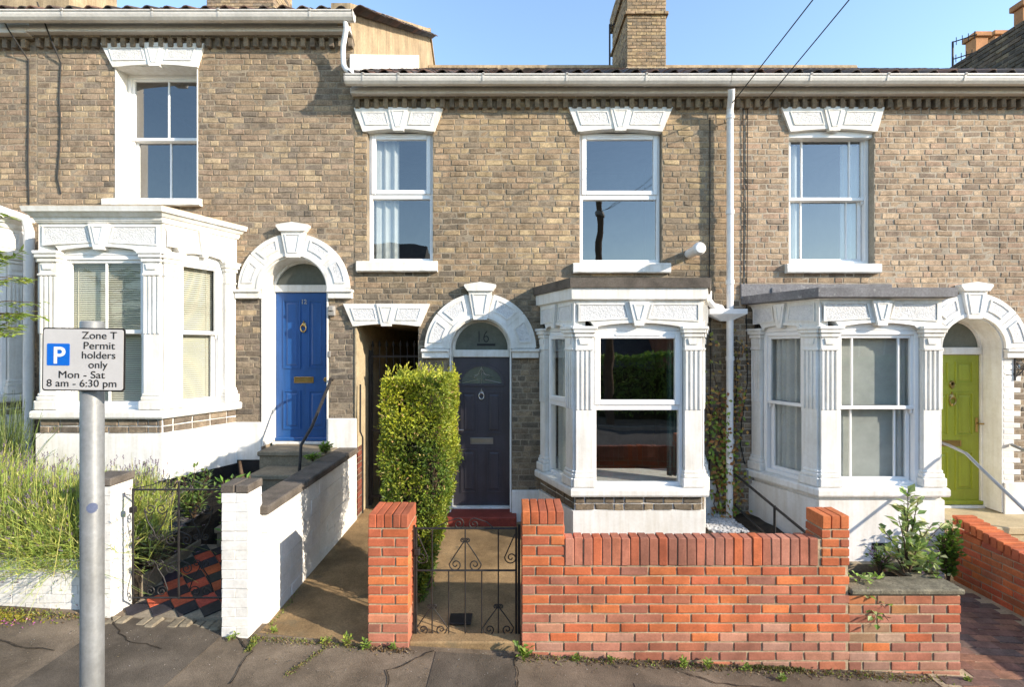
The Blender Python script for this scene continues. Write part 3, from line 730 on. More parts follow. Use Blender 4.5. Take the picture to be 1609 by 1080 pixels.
def door_case(house, ops, cx, half, zthr, zspr, rec, style):
    """arched surround of separate voussoirs, imposts and keystone; frame, fanlight and door"""
    ro = .735; ri = half
    ops.append(('arch', cx, half+.005, zspr, zthr-.02))
    s = MB(); y0 = -.042
    s.prism(arc(cx, zspr, ri+.045, 0, 180, 28) + arc(cx, zspr, ri, 180, 0, 28), y0-.012, .10, F0)      # inner arris
    sur = s.build('door_surround', M_white, house)
    for a0, a1 in ((1, 38.5), (39.5, 76), (104, 140.5), (141.5, 179)):
        v = MB(); v.prism(arc(cx, zspr, ro, a0, a1, 10) + arc(cx, zspr, ri+.03, a1, a0, 10), y0, .05, F0)
        e = 5.5 if True else 0
        outer = arc(cx, zspr, ro-.05, a0+e, a1-e, 6); inner = arc(cx, zspr, ri+.105, a1-e*1.3, a0+e*1.3, 6); pl = outer + inner
        n = len(pl)
        c2 = arc(cx, zspr, ro-.064, a0+e+1.6, a1-e-1.6, 6) + arc(cx, zspr, ri+.119, a1-e*1.3-2, a0+e*1.3+2, 6)
        for i in range(n): v.prism([pl[i], pl[(i+1) % n], c2[(i+1) % n], c2[i]], y0-.013, y0+.004, F0)
        vo = v.build('voussoir', M_white, sur)
        p = MB(); p.prism(c2, y0-.005, y0+.003, F0); p.build('rough_panel', M_stucco, sur)
    v = MB(); v.prism(arc(cx, zspr, ro-.012, 0, 180, 30) + arc(cx, zspr, ri+.02, 180, 0, 30), y0+.010, .05, F0); v.build('arch_backing', M_white, sur)
    k = MB(); kt = zspr+.775
    k.prism([(cx-.155, kt-.02), (cx+.155, kt-.02), (cx+.088, zspr+ri-.03), (cx-.088, zspr+ri-.03)], y0-.032, .06, F0)
    raised_panel(k, [(cx-.105, kt-.055), (cx+.105, kt-.055), (cx+.062, zspr+ri+.03), (cx-.062, zspr+ri+.03)], y0-.032, F0, .014, .010)
    k.prism([(cx-.165, kt-.02), (cx+.165, kt-.02), (cx+.208, kt+.04), (cx+.208, kt+.065), (cx, kt+.10), (cx-.208, kt+.065), (cx-.208, kt+.04)], y0-.06, .06, F0)
    k.build('keystone', M_white, sur)
    for sd in (-1, 1):
        a, b = (cx-ro-.045, cx-ri) if sd < 0 else (cx+ri, cx+ro+.045)
        m = MB(); m.box(a+.01, b-(.0 if sd < 0 else .01), y0-.014, .06, zspr-.125, zspr-.045, F0, b=.006); m.box(a, b, y0-.04, .06, zspr-.045, zspr-.005, F0, b=.008)
        m.build('impost', M_white, sur)
        # painted lining of the reveal
        m = MB(); e0, e1 = (cx-half, cx-half+.02) if sd < 0 else (cx+half-.02, cx+half)
        m.box(e0, e1, -.012, rec+.05, zthr-.02, zspr, F0, b=.003); m.build('reveal', M_white, sur)
    m = MB(); m.prism(arc(cx, zspr, half+.004, 0, 180, 28) + arc(cx, zspr, half-.02, 180, 0, 28), -.02, rec+.05, F0); m.build('arch_soffit', M_white, sur)
    return sur
def door_frame(house, cx, half, zthr, ztop, zspr, rec, mat_leaf, leafw):
    m = MB(); t = half-leafw/2-.016
    a, b = cx-half+.018, cx+half-.018
    m.box(a, cx-leafw/2-.004, rec-.02, rec+.07, zthr, ztop+.10, F0, b=.006); m.box(cx+leafw/2+.004, b, rec-.02, rec+.07, zthr, ztop+.10, F0, b=.006)
    m.box(cx-leafw/2-.004, cx+leafw/2+.004, rec-.028, rec+.07, ztop+.004, ztop+.105, F0, b=.010)
    m.box(cx-leafw/2-.02, cx+leafw/2+.02, rec-.06, rec+.07, zthr-.045, zthr-.004, F0, b=.006)
    r1 = half-.015; r0 = half-.052
    m.prism(arc(cx, zspr, r1, 0, 180, 24) + arc(cx, zspr, r0, 180, 0, 24), rec-.01, rec+.06, F0)
    if zspr > ztop+.105: m.box(a, a+.035, rec-.01, rec+.06, ztop+.1, zspr, F0); m.box(b-.035, b, rec-.01, rec+.06, ztop+.1, zspr, F0)
    fr = m.build('door_frame', M_white, house)
    zb = ztop+.10
    pl = [(x, z_) for x, z_ in arc(cx, zspr, r0+.004, 0, 180, 24) if z_ > zb-.01] + [(cx-r0, zb), (cx+r0, zb)]
    g = MB(); n = len(pl); A = pl
    g.add([(u, rec+.02, z_) for u, z_ in pl], [tuple(range(n))], F0); g.build('fanlight', M_glassf, fr)
    m = MB(); m.box(cx-half-.2, cx+half+.2, rec+.10, 1.6, zthr-.05, zthr-.02, F0); m.box(cx-half-.2, cx+half+.2, 1.5, 1.6, zthr, zspr+.6, F0)
    m.box(cx-half-.2, cx-half-.15, rec+.1, 1.5, zthr, zspr+.6, F0); m.box(cx+half+.15, cx+half+.2, rec+.1, 1.5, zthr, zspr+.6, F0); m.box(cx-half-.2, cx+half+.2, rec+.1, 1.6, zspr+.6, zspr+.65, F0)
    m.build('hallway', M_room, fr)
    return fr
def leaf_panel(par_, u0, u1, w0, w1, y, mat):
    m = MB(); raised_panel(m, [(u0, w0), (u1, w0), (u1, w1), (u0, w1)], y, F0, .020, .011)
    a = .045; b = .062
    vs = [(u0+a, y-.001, w0+a), (u1-a, y-.001, w0+a), (u1-a, y-.001, w1-a), (u0+a, y-.001, w1-a), (u0+b, y-.010, w0+b), (u1-b, y-.010, w0+b), (u1-b, y-.010, w1-b), (u0+b, y-.010, w1-b)]
    m.add(vs, [(4, 5, 6, 7)] + [(i, (i+1) % 4, 4+(i+1) % 4, 4+i) for i in range(4)], F0)
    return m.build('panel', mat, par_)
def door_number(txt, size, u, w_, y, mat, par_, name='number'): return text_mesh(txt, size, F0 @ T((u, y, w_)), mat, par_, name, bold=.002)
def knocker(par_, u, w_, y, mat, s=1.0):
    m = MB(); m.lathe([(.028*s, 0), (.030*s, .006), (.022*s, .014), (.012*s, .022)], (u, y, w_+.035*s), 'y', 12, F0)
    ring = [(u+.036*s*math.sin(t), y-.020, w_-.012*s-.046*s*math.cos(t)) for t in [2*math.pi*i/18 for i in range(19)]]
    m.tube(ring, .0075*s, 6, F0); m.lathe([(.012*s, 0), (.016*s, .02), (.010*s, .03)], (u, y, w_-.058*s), 'y', 10, F0)
    m.prism([(u-.012*s, w_+.055*s), (u+.012*s, w_+.055*s), (u, w_+.095*s)], y-.014, y, F0)
    return m.build('knocker', mat, par_, True)
def letter_plate(par_, u0, u1, w0, w1, y, mat):
    m = MB(); bars(m, u0, u1, w0, w1, .012, y-.012, y+.002, F0, .003); m.box(u0+.014, u1-.014, y-.008, y, w0+.014, w1-.014, F0, b=.003)
    return m.build('letter_plate', mat, par_)
# ================================================================== HOUSE WITH THE BLUE DOOR (12)
t12 = tint_mix((BUFF, SOOT), 3.3, 2.4, (.82, .83, .87)); t16 = tint_mix((BUFF, SOOT), 3.35, 1.6, (.87, .865, .84)); t18 = tint_mix((PINK, SOOT), 2.6, .8, (.89, .87, .86))
h12 = thing('terraced_house', (-4.2, 6.5, .5), 'buff brick terraced house with bright blue door and white bay at the left', 'house', 'terraced houses')
X12a, X12b = -6.30, PX(556)
ops = []
win, o_ = upper_window(h12, ops, (161, 323, 70, 180, 312, 107), (181, 311, 107, 316), (166, 318, 313, 325), .20, 'cross')
m = MB(); a, b, c, d = o_                                             # white painted reveal
m.box(a, a+.012, -.004, .20, c, d+.02, F0); m.box(b-.012, b, -.004, .20, c, d+.02, F0); m.box(a, b, 0, .2, d+.02, d+.038, F0); m.build('reveal', M_white, win)
d12 = dict(cx=PX(463.5), half=.443, zthr=1.197, zspr=3.26, rec=.27)
sur = door_case(h12, ops, d12['cx'], .443, 1.197, 3.26, .27, 'panel')
z12 = dict(gnd=.45, tar=.96, plinth=1.50, band=1.665, sill=1.777, spr=3.58, capz=3.36, capt=3.60, fr=3.925,
           corn=[(3.925, 3.945, .02, .03), (3.945, 3.985, .035, .045), (3.985, 4.03, .06, .10), (4.03, 4.05, .12, .125), (4.05, 4.085, .125, .135)])
BX12 = (PX(62, 5.64)-.01, PX(255, 5.64), .375, 5.64)
b12, fr12 = bay(h12, *BX12, z12, 'cross', (M_render, [(4.086, 4.10, .12, .11), (4.10, 4.19, .10, -.25)]), t12, 'white three-sided bay with venetian blinds and fluted pilasters')
ops += [('rect', BX12[0]-.375+.12, BX12[1]+.375-.12, 1.45, 3.98), ('rect', PX(560), PX(657), 0, 2.80)]
passage_rect = ('rect', PX(560), PX(657), 0, 2.80)
brick_wall(h12, X12a, X12b-.002, .2, 6.62, ops, t12, M_mort, seed=12)
eaves(h12, X12a, X12b, PZ(22, 6.24), 3, t12)
gutter_run(h12, X12a-.35, PX(556, 6.24), 6.24, PZ(20, 6.24), [PX(p, 6.24) for p in (105, 245, 348, 490)])
ze12 = PZ(17, 6.24)-.005
tile_roof(h12, X12a, X12b-.03, 6.20, ze12, 12.4, ze12+6.2*.577, 2)
# rendered gable upstand towards the lower roof
m = MB(); zr = ze12+6.2*.577
gp = [(6.53, ze12-.9), (6.53, ze12-.25), (6.27, ze12-.03), (6.27, ze12+.02), (12.4, zr+.12), (18.4, ze12+.1), (18.4, ze12-.9)]
m.add([(x, y, z) for x in (X12b-.16, X12b+.004) for y, z in gp], [tuple(range(7)), tuple(range(13, 6, -1))] + [(i, i+7, (i+1) % 7+7, (i+1) % 7) for i in range(7)])
gb = m.build('gable_upstand', M_render, h12)
m = MB()
for (ya, za), (yb, zb) in ((gp[3], gp[4]), (gp[4], gp[5])):
    m.add([(x, y, z+dz) for x in (X12b-.20, X12b+.045) for (y, z) in ((ya-.05, za), (yb, zb)) for dz in (.0, .075)], [(0, 1, 3, 2), (4, 6, 7, 5), (0, 4, 5, 1), (2, 3, 7, 6), (1, 5, 7, 3), (0, 2, 6, 4)])
m.build('verge', M_render, gb)
# brick shaft of the corner under the gable upstand (side of the taller house above the lower roof)
m = MB(); m.box(X12b-.14, X12b+.002, 6.51, 9, 5.6, 6.5); m.build('gable_wall', M_render, h12)
m = MB(); m.box(X12b+.004, X12b+.03, 6.32, 10.6, 6.03, 6.04)
m.add([(X12b+.012, 6.33, 5.98), (X12b+.012, 11.0, 8.70), (X12b+.012, 11.0, 9.05), (X12b+.012, 6.33, 6.28), (X12b+.004, 6.33, 5.98), (X12b+.004, 11.0, 8.70), (X12b+.004, 11.0, 9.05), (X12b+.004, 6.33, 6.28)], [(3, 2, 1, 0), (4, 5, 6, 7), (0, 1, 5, 4), (1, 2, 6, 5), (2, 3, 7, 6), (3, 0, 4, 7)])
m.build('flashing', M_white, gb)
# S-bend pipe from the upper gutter down to the lower one
m = MB(); Yp = 6.25
pts = [(PX(x, Yp), Yp+dy, PZ(y, Yp)) for x, y, dy in ((543, 34, 0), (543, 42, .02), (540, 52, .05), (535, 64, .10), (534, 80, .12), (536, 96, .10), (542, 106, .06), (551, 112, .02), (554, 120, 0))]
m.tube(pts, .034, 10); m.build('rainwater_pipe', M_pipe, h12, True)
# blue door
cx = d12['cx']; rec = .27; zt = 3.248; lw = .775; zb = 1.197
fr = door_frame(h12, cx, .443, zb, zt, 3.26, rec, M_blue, lw)
m = MB(); m.box(cx-lw/2, cx+lw/2, rec+.012, rec+.055, zb, zt, F0, b=.004); m.box(cx-lw/2, cx+lw/2, rec-.02, rec+.02, zb, zb+.05, F0, b=.008)
dr = m.build('door', M_blue, h12); yd = rec+.012
for a, b2 in ((-.285, -.045), (.06, .295)):
    leaf_panel(dr, cx+a, cx+b2, zb+1.0, zt-.10, yd, M_blue); leaf_panel(dr, cx+a, cx+b2, zb+.16, zb+.70, yd, M_blue)
letter_plate(dr, cx-.135, cx+.135, zb+.80, zb+.885, yd, M_brass)
knocker(dr, cx, zt-.48, yd, M_brass, 1.05)
m = MB(); m.lathe([(.034, 0), (.034, .006), (.014, .012), (.014, .03), (.032, .045), (.034, .06), (.02, .075)], (cx+.325, yd, zb+.85), 'y', 14, F0); m.build('door_knob', M_brass, dr, True)
door_number('12', .085, cx, zt-.155, yd-.004, M_chrome, dr)
m = MB(); m.box(d12['cx']+.455, d12['cx']+.545, -.055, .0, 2.905, 3.04, F0, b=.01); m.box(d12['cx']+.465, d12['cx']+.535, -.075, -.05, 2.97, 3.03, F0, b=.008); m.build('wall_light', M_metalgrey, h12)
m = MB(); m.box(d12['cx']+.445, d12['cx']+.475, -.02, .0, 2.36, 2.44, F0, b=.004); m.build('door_bell', M_metalgrey, h12)
# white plinth right of the door and left of it
m = MB(); m.box(d12['cx']+.444, PX(561), -.025, .0, 1.12, 1.55, F0, b=.006); m.build('plinth', M_white, h12)
m = MB(); m.box(BX12[1]+.38, d12['cx']-.444, -.025, .0, 1.0, 1.50, F0, b=.006); m.build('plinth', M_white, h12)
m = MB(); m.box(BX12[1]+.36, d12['cx']-.444, -.02, .0, .5, 1.0, F0); m.build('black_plinth', M_tar, h12)
# steps
st = MB()
steps = [(1.165, 6.22, 6.74), (.985, 5.76, 6.24), (.79, 5.48, 5.80), (.60, 5.12, 5.50)]
for i, (z, ya, yb) in enumerate(steps):
    s_ = MB(); xl = -3.24 if i == 0 else -3.12
    s_.box(xl, -2.30, ya, yb, z-.06, z, b=.012); s_.box(xl+.02, -2.30, ya+.03, yb+.3 if i else yb, .2, z-.058)
    s_.build('step', M_step, h12)
# venetian blinds in the bay
for M, Wd, side in fr12:
    if side == 'left': continue
    a, b2 = .235, Wd-.225; m = MB(); zz = z12['sill']+.06
    while zz < z12['spr']+.05:
        m.add([(a, .165, zz), (b2, .165, zz), (b2, .181, zz+.021), (a, .181, zz+.021)], [(0, 1, 2, 3)], M); zz += .026
    for u in (a+.08, b2-.08): m.box(u-.002, u+.002, .160, .165, z12['sill']+.06, z12['spr']+.05, M)
    m.build('blind', M_slat, b12)
# cables down the wall
def cable(pts, r, parent=None, label=None):
    m = MB(); m.tube(pts, r, 6); return m.build('cable', M_cable, parent)
cable([(PX(x), H-.012-.22*(i == 0)-.18*(i == 1), PZ(y)) for i, (x, y) in enumerate(((20, 20), (36, 60), (46, 95), (46, 180), (45, 250), (47, 330)))], .009, h12)
cable([(PX(x), H-.012-.22*(i == 0)-.14*(i == 1), PZ(y)) for i, (x, y) in enumerate(((85, 22), (92, 60), (97, 100), (94, 150), (96, 190), (95, 230), (91, 280), (97, 305)))], .009, h12)
# chimney
def chimney(x0, x1, y0, y1, z0, z1, tint, house, seed, bands=(), pots=0, mat_only=None):
    q = random.Random(seed); core = MB(); core.box(x0, x1, y0, y1, z0, z1)
    c = core.build('chimney', mat_only or M_mort, house)
    if mat_only: return c
    mass = MB(); z = z0; k = 0
    while z < z1:
        off = max([o for a, b, o in bands if a <= z < b] + [0])
        for M, L in ((frame(x0-off, y0-off), x1-x0+2*off), (frame(x0-off, y1+off, -math.pi/2), y1-y0+2*off), (frame(x1+off, y0-off, math.pi/2), y1-y0+2*off)):
            u = -.11*(k % 2)
            while u < L:
                a, b2 = max(u, .0), min(u+.225, L)
                if b2-a > .04:
                    me = face_brick_mesh(b2-a-.01, .066, q.randrange(9), M_bO, depth=.10)
                    mass.add([v.co for v in me.vertices], [tuple(p.vertices) for p in me.polygons], M @ T(((a+b2)/2, -.012+q.uniform(-.004, .004), z+.037)), tint(x0, 4.5, q))
                u += .225
        z += .0775; k += 1
    stuff(mass.build('bricks', M_bG, c))
    return c
chimney(PX(333, 12.2), PX(436, 12.2), 12.0, 13.0, 9.6, 12.4, t12, h12, 31)
ch = chimney(-12.2, PX(143, 12.2), 11.6, 13.0, 9.4, 12.6, t12, h12, 32, mat_only=M_render); 

# ================================================================== HOUSE WITH THE CHARCOAL DOOR (16)
h16 = thing('terraced_house', (.5, 6.5, .2), 'buff brick terraced house with charcoal door and numbered fanlight in the middle', 'house', 'terraced houses')
X16a, X16b = X12b, PX(1150)
ops = []
wl, _ = upper_window(h16, ops, (557, 697, 171, 571, 683, 208), (577, 680, 209, 411), (562, 688, 411, 428), .075, 'upvc')
curtain(wl, PX(583), PX(622), PZ(410), PZ(213), .182, F0, M_curt, 3, .014)
wr, _ = upper_window(h16, ops, (893, 1056, 170, 908, 1040, 208), (911, 1040, 209, 413), (900, 1052, 414, 430), .075, 'upvc')
cx = PX(755); half = .41; rec = .20; zb = .326; zt = 2.352; zs = 2.475; lw = .765
door_case(h16, ops, cx, half, zb, zs, rec, 'comp')
z16 = dict(gnd=.1, tar=.1, plinth=.607, band=.769, sill=.884, spr=2.705, capz=2.50, capt=2.735, fr=3.03,
           corn=[(3.03, 3.045, .01, .03), (3.045, 3.175, .045, .05)])
BX16 = (PX(902, 5.65), PX(1105, 5.65), .348, 5.65)
b16, fr16 = bay(h16, *BX16, z16, 'upvc', (M_darkstone, [(3.176, 3.285, .075, .085), (3.285, 3.30, .08, -.1)]), t16, 'white three-sided bay with large panes and dark stone coping')
ops += [('rect', BX16[0]-.348+.12, BX16[1]+.348-.12, .55, 3.1), passage_rect]
brick_wall(h16, X16a+.002, X16b-.002, .1, 5.82, ops, t16, M_mort, seed=16)
zg16 = PZ(121, 6.24)
eaves(h16, X16a, X16b-.003, zg16, 5, t16)
gutter_run(h16, PX(543, 6.24), PX(1147, 6.24), 6.24, zg16+.01, [PX(p, 6.24) for p in (573, 628, 760, 890, 1014)])
ze16 = PZ(117, 6.24)
tile_roof(h16, X16a+.02, X16b, 6.20, ze16, 12.3, ze16+6.1*.572, 4)
hs = head_stone(h16, PX(541), PX(676), PX(556), PX(661), PZ(478), PZ(513), .03, -.05, F0); head_panels(hs, PX(541), PX(676), PX(556), PX(661), PZ(478), PZ(513), .03, -.05, F0)
chimney(PX(985, 11.4), PX(1046, 11.4), 11.4, 13.0, 8.2, 11.2, t16, h16, 33, bands=((10.18, 10.26, .05), (10.8, 11.3, .06)))
m = MB(); m.box(PX(985, 11.4)-.05, PX(1046, 11.4)+.05, 11.33, 11.9, 8.2, 8.98, b=.02); m.build('flashing', M_cream, h16)
# passage between the houses
pa, pb_ = PX(560), PX(657)
m = MB(); m.box(pa-.10, pa, .262, 5.5, .1, 2.85, F0); m.box(pb_, pb_+.10, .262, 5.5, .1, 2.85, F0); m.box(pa-.1, pb_+.1, .262, 5.5, 2.80, 2.9, F0); m.box(pa, pb_, 5.4, 5.5, .1, 2.8, F0)
ps = m.build('passage', M_cream, h16)
m = MB(); m.box(pa-.02, pa+.008, -.012, .27, 1.15, 2.79, F0, b=.004); m.build('cream_quoin', M_cream, ps)
q = random.Random(5); z = .24; k = 0
while z < 1.1:                                                         # red brick lower jamb
    piece('brick', face_brick_mesh(.25, .066, k % 9, M_bO), T((pa+.010, H+.13, z+.037)) @ Matrix.Rotation(math.pi/2, 4, 'Z'), ps, (.20*q.uniform(.7, 1.2), .07, .045)); z += .0775; k += 1
m = MB(); Yg = .55
for i in range(8):
    u = pa+.06+i*(pb_-pa-.12)/7; m.tube([(u, Yg, .25), (u, Yg, 2.50)], .009, 6, F0); m.lathe([(.009, 0), (.024, .03), (.004, .10)], (u, Yg, 2.49), 'z', 6, F0)
for z in (.35, 1.3, 2.36): m.box(pa+.02, pb_-.02, Yg-.012, Yg+.012, z-.016, z+.016, F0)
for u in (pa+.03, pb_-.03): m.box(u-.02, u+.02, Yg-.02, Yg+.02, .22, 2.45, F0)
gt = tag(m.build('passage_gate', M_iron), 'tall black spear-topped iron gate inside the dark passage', 'gate')
m = MB(); m.tube([(PX(571), H-.03, .3), (PX(571), H-.03, 1.3), (PX(567), H-.03, 1.38), (PX(567), H-.02, 2.0)], .012, 6); m.build('pipe', M_cable, h16)
# charcoal door
fr = door_frame(h16, cx, half, zb, zt, zs, rec, M_grey, lw)
m = MB(); m.box(cx-lw/2, cx+lw/2, rec+.012, rec+.055, zb, zt, F0, b=.004)
dr = m.build('door', M_grey, h16); yd = rec+.012
zl = zt-.36; rl = .235
fr_ = MB(); A = [(cx+rl*math.cos(t)*1.18, zl+rl*math.sin(t)) for t in [math.pi*i/24 for i in range(25)]]; B = [(cx+(rl+.035)*math.cos(t)*1.17, zl-.0+(rl+.035)*math.sin(t)) for t in [math.pi*i/24 for i in range(25)]]
fr_.prism(B + A[::-1], yd-.016, yd+.003, F0); fr_.box(cx-(rl+.035)*1.17, cx+(rl+.035)*1.17, yd-.017, yd+.003, zl-.035, zl+.002, F0, b=.004); fr_.build('light_surround', M_grey, dr)
g = MB(); g.add([(u, yd-.005, z_) for u, z_ in A], [tuple(range(25))], F0); g.build('door_light', M_glassf, dr)
g = MB(); yl = yd-.008
for u in (-.10, .10): g.tube([(cx, yl, zl+rl*.95), (cx+u*.5, yl, zl+.13), (cx+u*1.6, yl, zl+.10), (cx+u*.4, yl, zl+.06), (cx+u*2.6, yl, zl+.01)], .004, 5, F0)
g.tube([(cx, yl, zl), (cx, yl, zl+rl)], .004, 5, F0); g.tube([(cx-.1, yl, zl+.09), (cx, yl, zl+.16), (cx+.1, yl, zl+.09), (cx, yl, zl+.03), (cx-.1, yl, zl+.09)], .004, 5, F0)
g.build('leading', M_chrome, dr)
for a, b2 in ((-.285, -.065), (.065, .285)):
    leaf_panel(dr, cx+a, cx+b2, zb+.98, zb+1.56, yd, M_grey); leaf_panel(dr, cx+a, cx+b2, zb+.17, zb+.77, yd, M_grey)
letter_plate(dr, cx-.15, cx+.16, zb+.84, zb+.925, yd, M_chrome); knocker(dr, cx, zl-.155, yd, M_chrome, .95)
m = MB(); m.box(cx-.365, cx-.335, yd-.012, yd, zb+.96, zb+1.16, F0, b=.004); m.tube([(cx-.35, yd, zb+1.04), (cx-.35, yd-.05, zb+1.04), (cx-.24, yd-.055, zb+1.04)], .010, 8, F0); m.build('door_handle', M_chrome, dr)
text_mesh('16', .235, F0 @ T((cx+.015, rec+.010, zs+.085)), M_num, fr, 'number', bold=-.004, sx=.82)
m = MB(); m.box(cx-.06, cx+.19, rec+.010, rec+.014, zs+.038, zs+.066, F0); m.build('name_strip', M_num, fr)
# red step, plinth blocks
s_ = MB(); s_.box(-1.15, .06, 6.31, 6.68, .10, .30, b=.012); s_.build('step', M_redstep, h16)
m = MB(); m.box(cx+half+.005, BX16[0]-.348+.03, -.03, 0, .1, .60, F0, b=.008); m.build('plinth', M_white, h16)
m = MB(); m.box(BX16[1]+.30, X16b-.01, -.02, 0, .1, .72, F0, b=.006); m.build('plinth', M_white, h16)
# boiler flue
m = MB(); m.lathe([(.062, -.02), (.062, .30), (.056, .305)], (PX(1083), 0, PZ(399)), 'y', 18, F0)
m.lathe([(.072, .30), (.080, .31), (.080, .36), (.060, .40), (.0, .41)], (PX(1083), 0, PZ(399)), 'y', 18, F0); m.build('flue', M_upvc, h16, True)
# green net behind the big pane
curtain(b16, 1.85, 2.02, .95, 2.7, -.62, F0, surf('green_net', (.10, .16, .13), rough=.9, bump=0), 3, .02)

# ================================================================== HOUSE WITH THE LIME DOOR (18)
h18 = thing('terraced_house', (5.5, 6.5, 0), 'pale pinkish brick terraced house with lime green door at the right', 'house', 'terraced houses')
X18b = 8.6
ops = []
w18, o18 = upper_window(h18, ops, (1226, 1387, 170, 1240, 1376, 208), (1240, 1374, 209, 415), (1233, 1380, 415, 430), .10, 'margin')
m = MB(); a, b, c, d = o18; m.box(a, b, .03, .12, d-.05, d+.035, F0, b=.006); m.build('head_board', M_upvc, w18)
curtain(w18, PX(1249), PX(1268), PZ(410), PZ(218), .225, F0, M_curt, 2, .012); curtain(w18, PX(1338), PX(1368), PZ(410), PZ(218), .225, F0, M_curt, 3, .012)
cx = PX(1525); half = .422; zb = .319; zt = 2.386; zs = 2.475; rec = .27; lw = .765
door_case(h18, ops, cx, half, zb, zs, rec, 'six')
z18 = dict(gnd=-.15, tar=-.15, plinth=.74, band=.775, sill=.894, spr=2.705, capz=2.50, capt=2.735, fr=3.04, corn=[(3.035, 3.05, .01, .035)])
BX18 = (PX(1287, 5.62), PX(1480, 5.62), .361, 5.62)
b18, fr18 = bay(h18, *BX18, z18, 'margin', (M_lead, [(3.051, 3.062, .06, .10), (3.062, 3.165, .115, .12), (3.165, 3.20, .11, -.3)]), t18, 'white three-sided bay with sash windows and flat lead roof')
ops += [('rect', BX18[0]-.361+.12, BX18[1]+.361-.12, .7, 3.1)]
brick_wall(h18, X16b+.002, X18b, -.3, 5.82, ops, t18, M_mortP, seed=18)
eaves(h18, X16b+.003, X18b, zg16, 6, t18)
gutter_run(h18, PX(1147, 6.24)+.002, X18b, 6.24, zg16+.01, [PX(p, 6.24) for p in (1270, 1390, 1510)], capl=False)
tile_roof(h18, X16b+.002, X18b, 6.20, ze16, 12.3, ze16+6.1*.572, 8)
m = MB(); m.box(BX18[0]-.50, PX(1400), -.03, .0, 3.12, 3.33, F0, b=.01)
for u, wd in ((3.42, .13), (5.05, .12)): m.box(u, u+wd, -.045, .0, 3.19, 3.28, F0, b=.01)
m.build('flashing', M_lead, b18)
for M, Wd, side in fr18:
    if side == 'front':
        m = MB(); m.box(.235, Wd-.235, .175, .182, z18['sill'], z18['spr']+.1, M); m.build('blind', M_linen, b18)
        curtain(b18, .24, .36, z18['sill'], z18['spr']+.0, .165, M, M_curt, 3, .012); curtain(b18, Wd-.38, Wd-.25, z18['sill'], z18['spr']+.0, .165, M, M_curt, 3, .012)
    elif side == 'left':
        curtain(b18, .20, Wd-.22, z18['sill'], z18['spr']+.0, .18, M, M_curt, 6, .022)
for M, Wd, side in fr16:
    if side == 'left': curtain(b16, .18, Wd-.34, z16['sill'], z16['spr']+.0, .18, M, M_curt, 4, .02)
# air brick in the plinth
m = MB(); bars(m, PX(1369, 5.6), PX(1398, 5.6), PZ(866, 5.6), PZ(853, 5.6), .008, -.03-.86, -.86, F0)
for i in range(5): u = PX(1369, 5.6)+.02+i*.038; m.box(u, u+.012, -.885, -.86, PZ(866, 5.6)+.006, PZ(853, 5.6)-.006, F0)
m.box(PX(1369, 5.6)+.005, PX(1398, 5.6)-.005, -.902+.0, -.882, PZ(866, 5.6)+.005, PZ(853, 5.6)-.005, F0)
m.build('air_vent', M_iron, b18)
# lime door
fr = door_frame(h18, cx, half, zb, zt, zs, rec, M_green, lw)
m = MB(); m.box(cx-lw/2, cx+lw/2, rec+.012, rec+.055, zb, zt, F0, b=.004); m.box(cx-lw/2-.01, cx+lw/2+.03, rec-.03, rec+.02, zb, zb+.055, F0, b=.008)
dr = m.build('door', M_green, h18); yd = rec+.012
for a, b2 in ((-.29, -.045), (.05, .295)):
    leaf_panel(dr, cx+a, cx+b2, zt-.40, zt-.09, yd, M_green); leaf_panel(dr, cx+a, cx+b2, zb+.95, zt-.52, yd, M_green); leaf_panel(dr, cx+a, cx+b2, zb+.19, zb+.73, yd, M_green)
letter_plate(dr, cx-.16, cx+.13, zb+.80, zb+.885, yd, M_brass); knocker(dr, cx+.0, zt-.62, yd, M_brass, 1.2)
m = MB(); m.lathe([(.03, 0), (.036, .01), (.02, .02)], (cx, yd, zt-.40), 'y', 12, F0); m.prism([(cx-.02, zt-.36), (cx+.02, zt-.36), (cx+.03, zt-.44), (cx, zt-.47), (cx-.03, zt-.44)], yd-.02, yd, F0); m.build('door_ornament', M_brass, dr)
m = MB(); m.box(cx+.325, cx+.36, yd-.012, yd, zb+1.0, zb+1.2, F0, b=.004); m.tube([(cx+.34, yd, zb+1.12), (cx+.34, yd-.045, zb+1.12), (cx+.40, yd-.05, zb+1.12)], .011, 8, F0); m.build('door_handle', M_brass, dr)
m = MB(); m.lathe([(.05, 0), (.05, .01), (.04, .014)], (cx-.165, yd, zt-.225), 'y', 16, F0); pl = m.build('number_plaque', M_brass, dr); pl.matrix_parent_inverse = Matrix.Identity(4)
m = MB(); m.box(5.30, 7.3, 6.0, 6.74, .19, .285, b=.012); m.box(5.32, 7.28, 6.03, 6.49, -.6, .188); m.build('door_slab', M_beige, h18)
m = MB(); m.box(cx+half+.004, X18b, -.03, 0, -.2, .70, F0, b=.006); m.build('plinth', M_white, h18)
m = MB(); m.box(cx+half+.004, cx+half+.15, -.004, .0, .70, 2.36, F0); m.build('quoin_backing', M_white, h18)
q = random.Random(3); z = .72; k = 0                                     # white painted quoin beside the lime door
while z < 2.30:
    L = .225 if k % 2 else .13
    piece('quoin', face_brick_mesh(L, .066, k % 9, M_whitep), F0 @ T((cx+half+.01+L/2, -.008, z+.037)), h18, (1, 1, 1)); z += .0775; k += 1
m = MB(); u0 = PX(1592); zc = 2.25
for r_ in (.05, .03): m.tube([(u0+.07+r_*math.cos(t), -.02, zc+r_*math.sin(t)) for t in [i*.4 for i in range(17)]], .006, 5, F0)
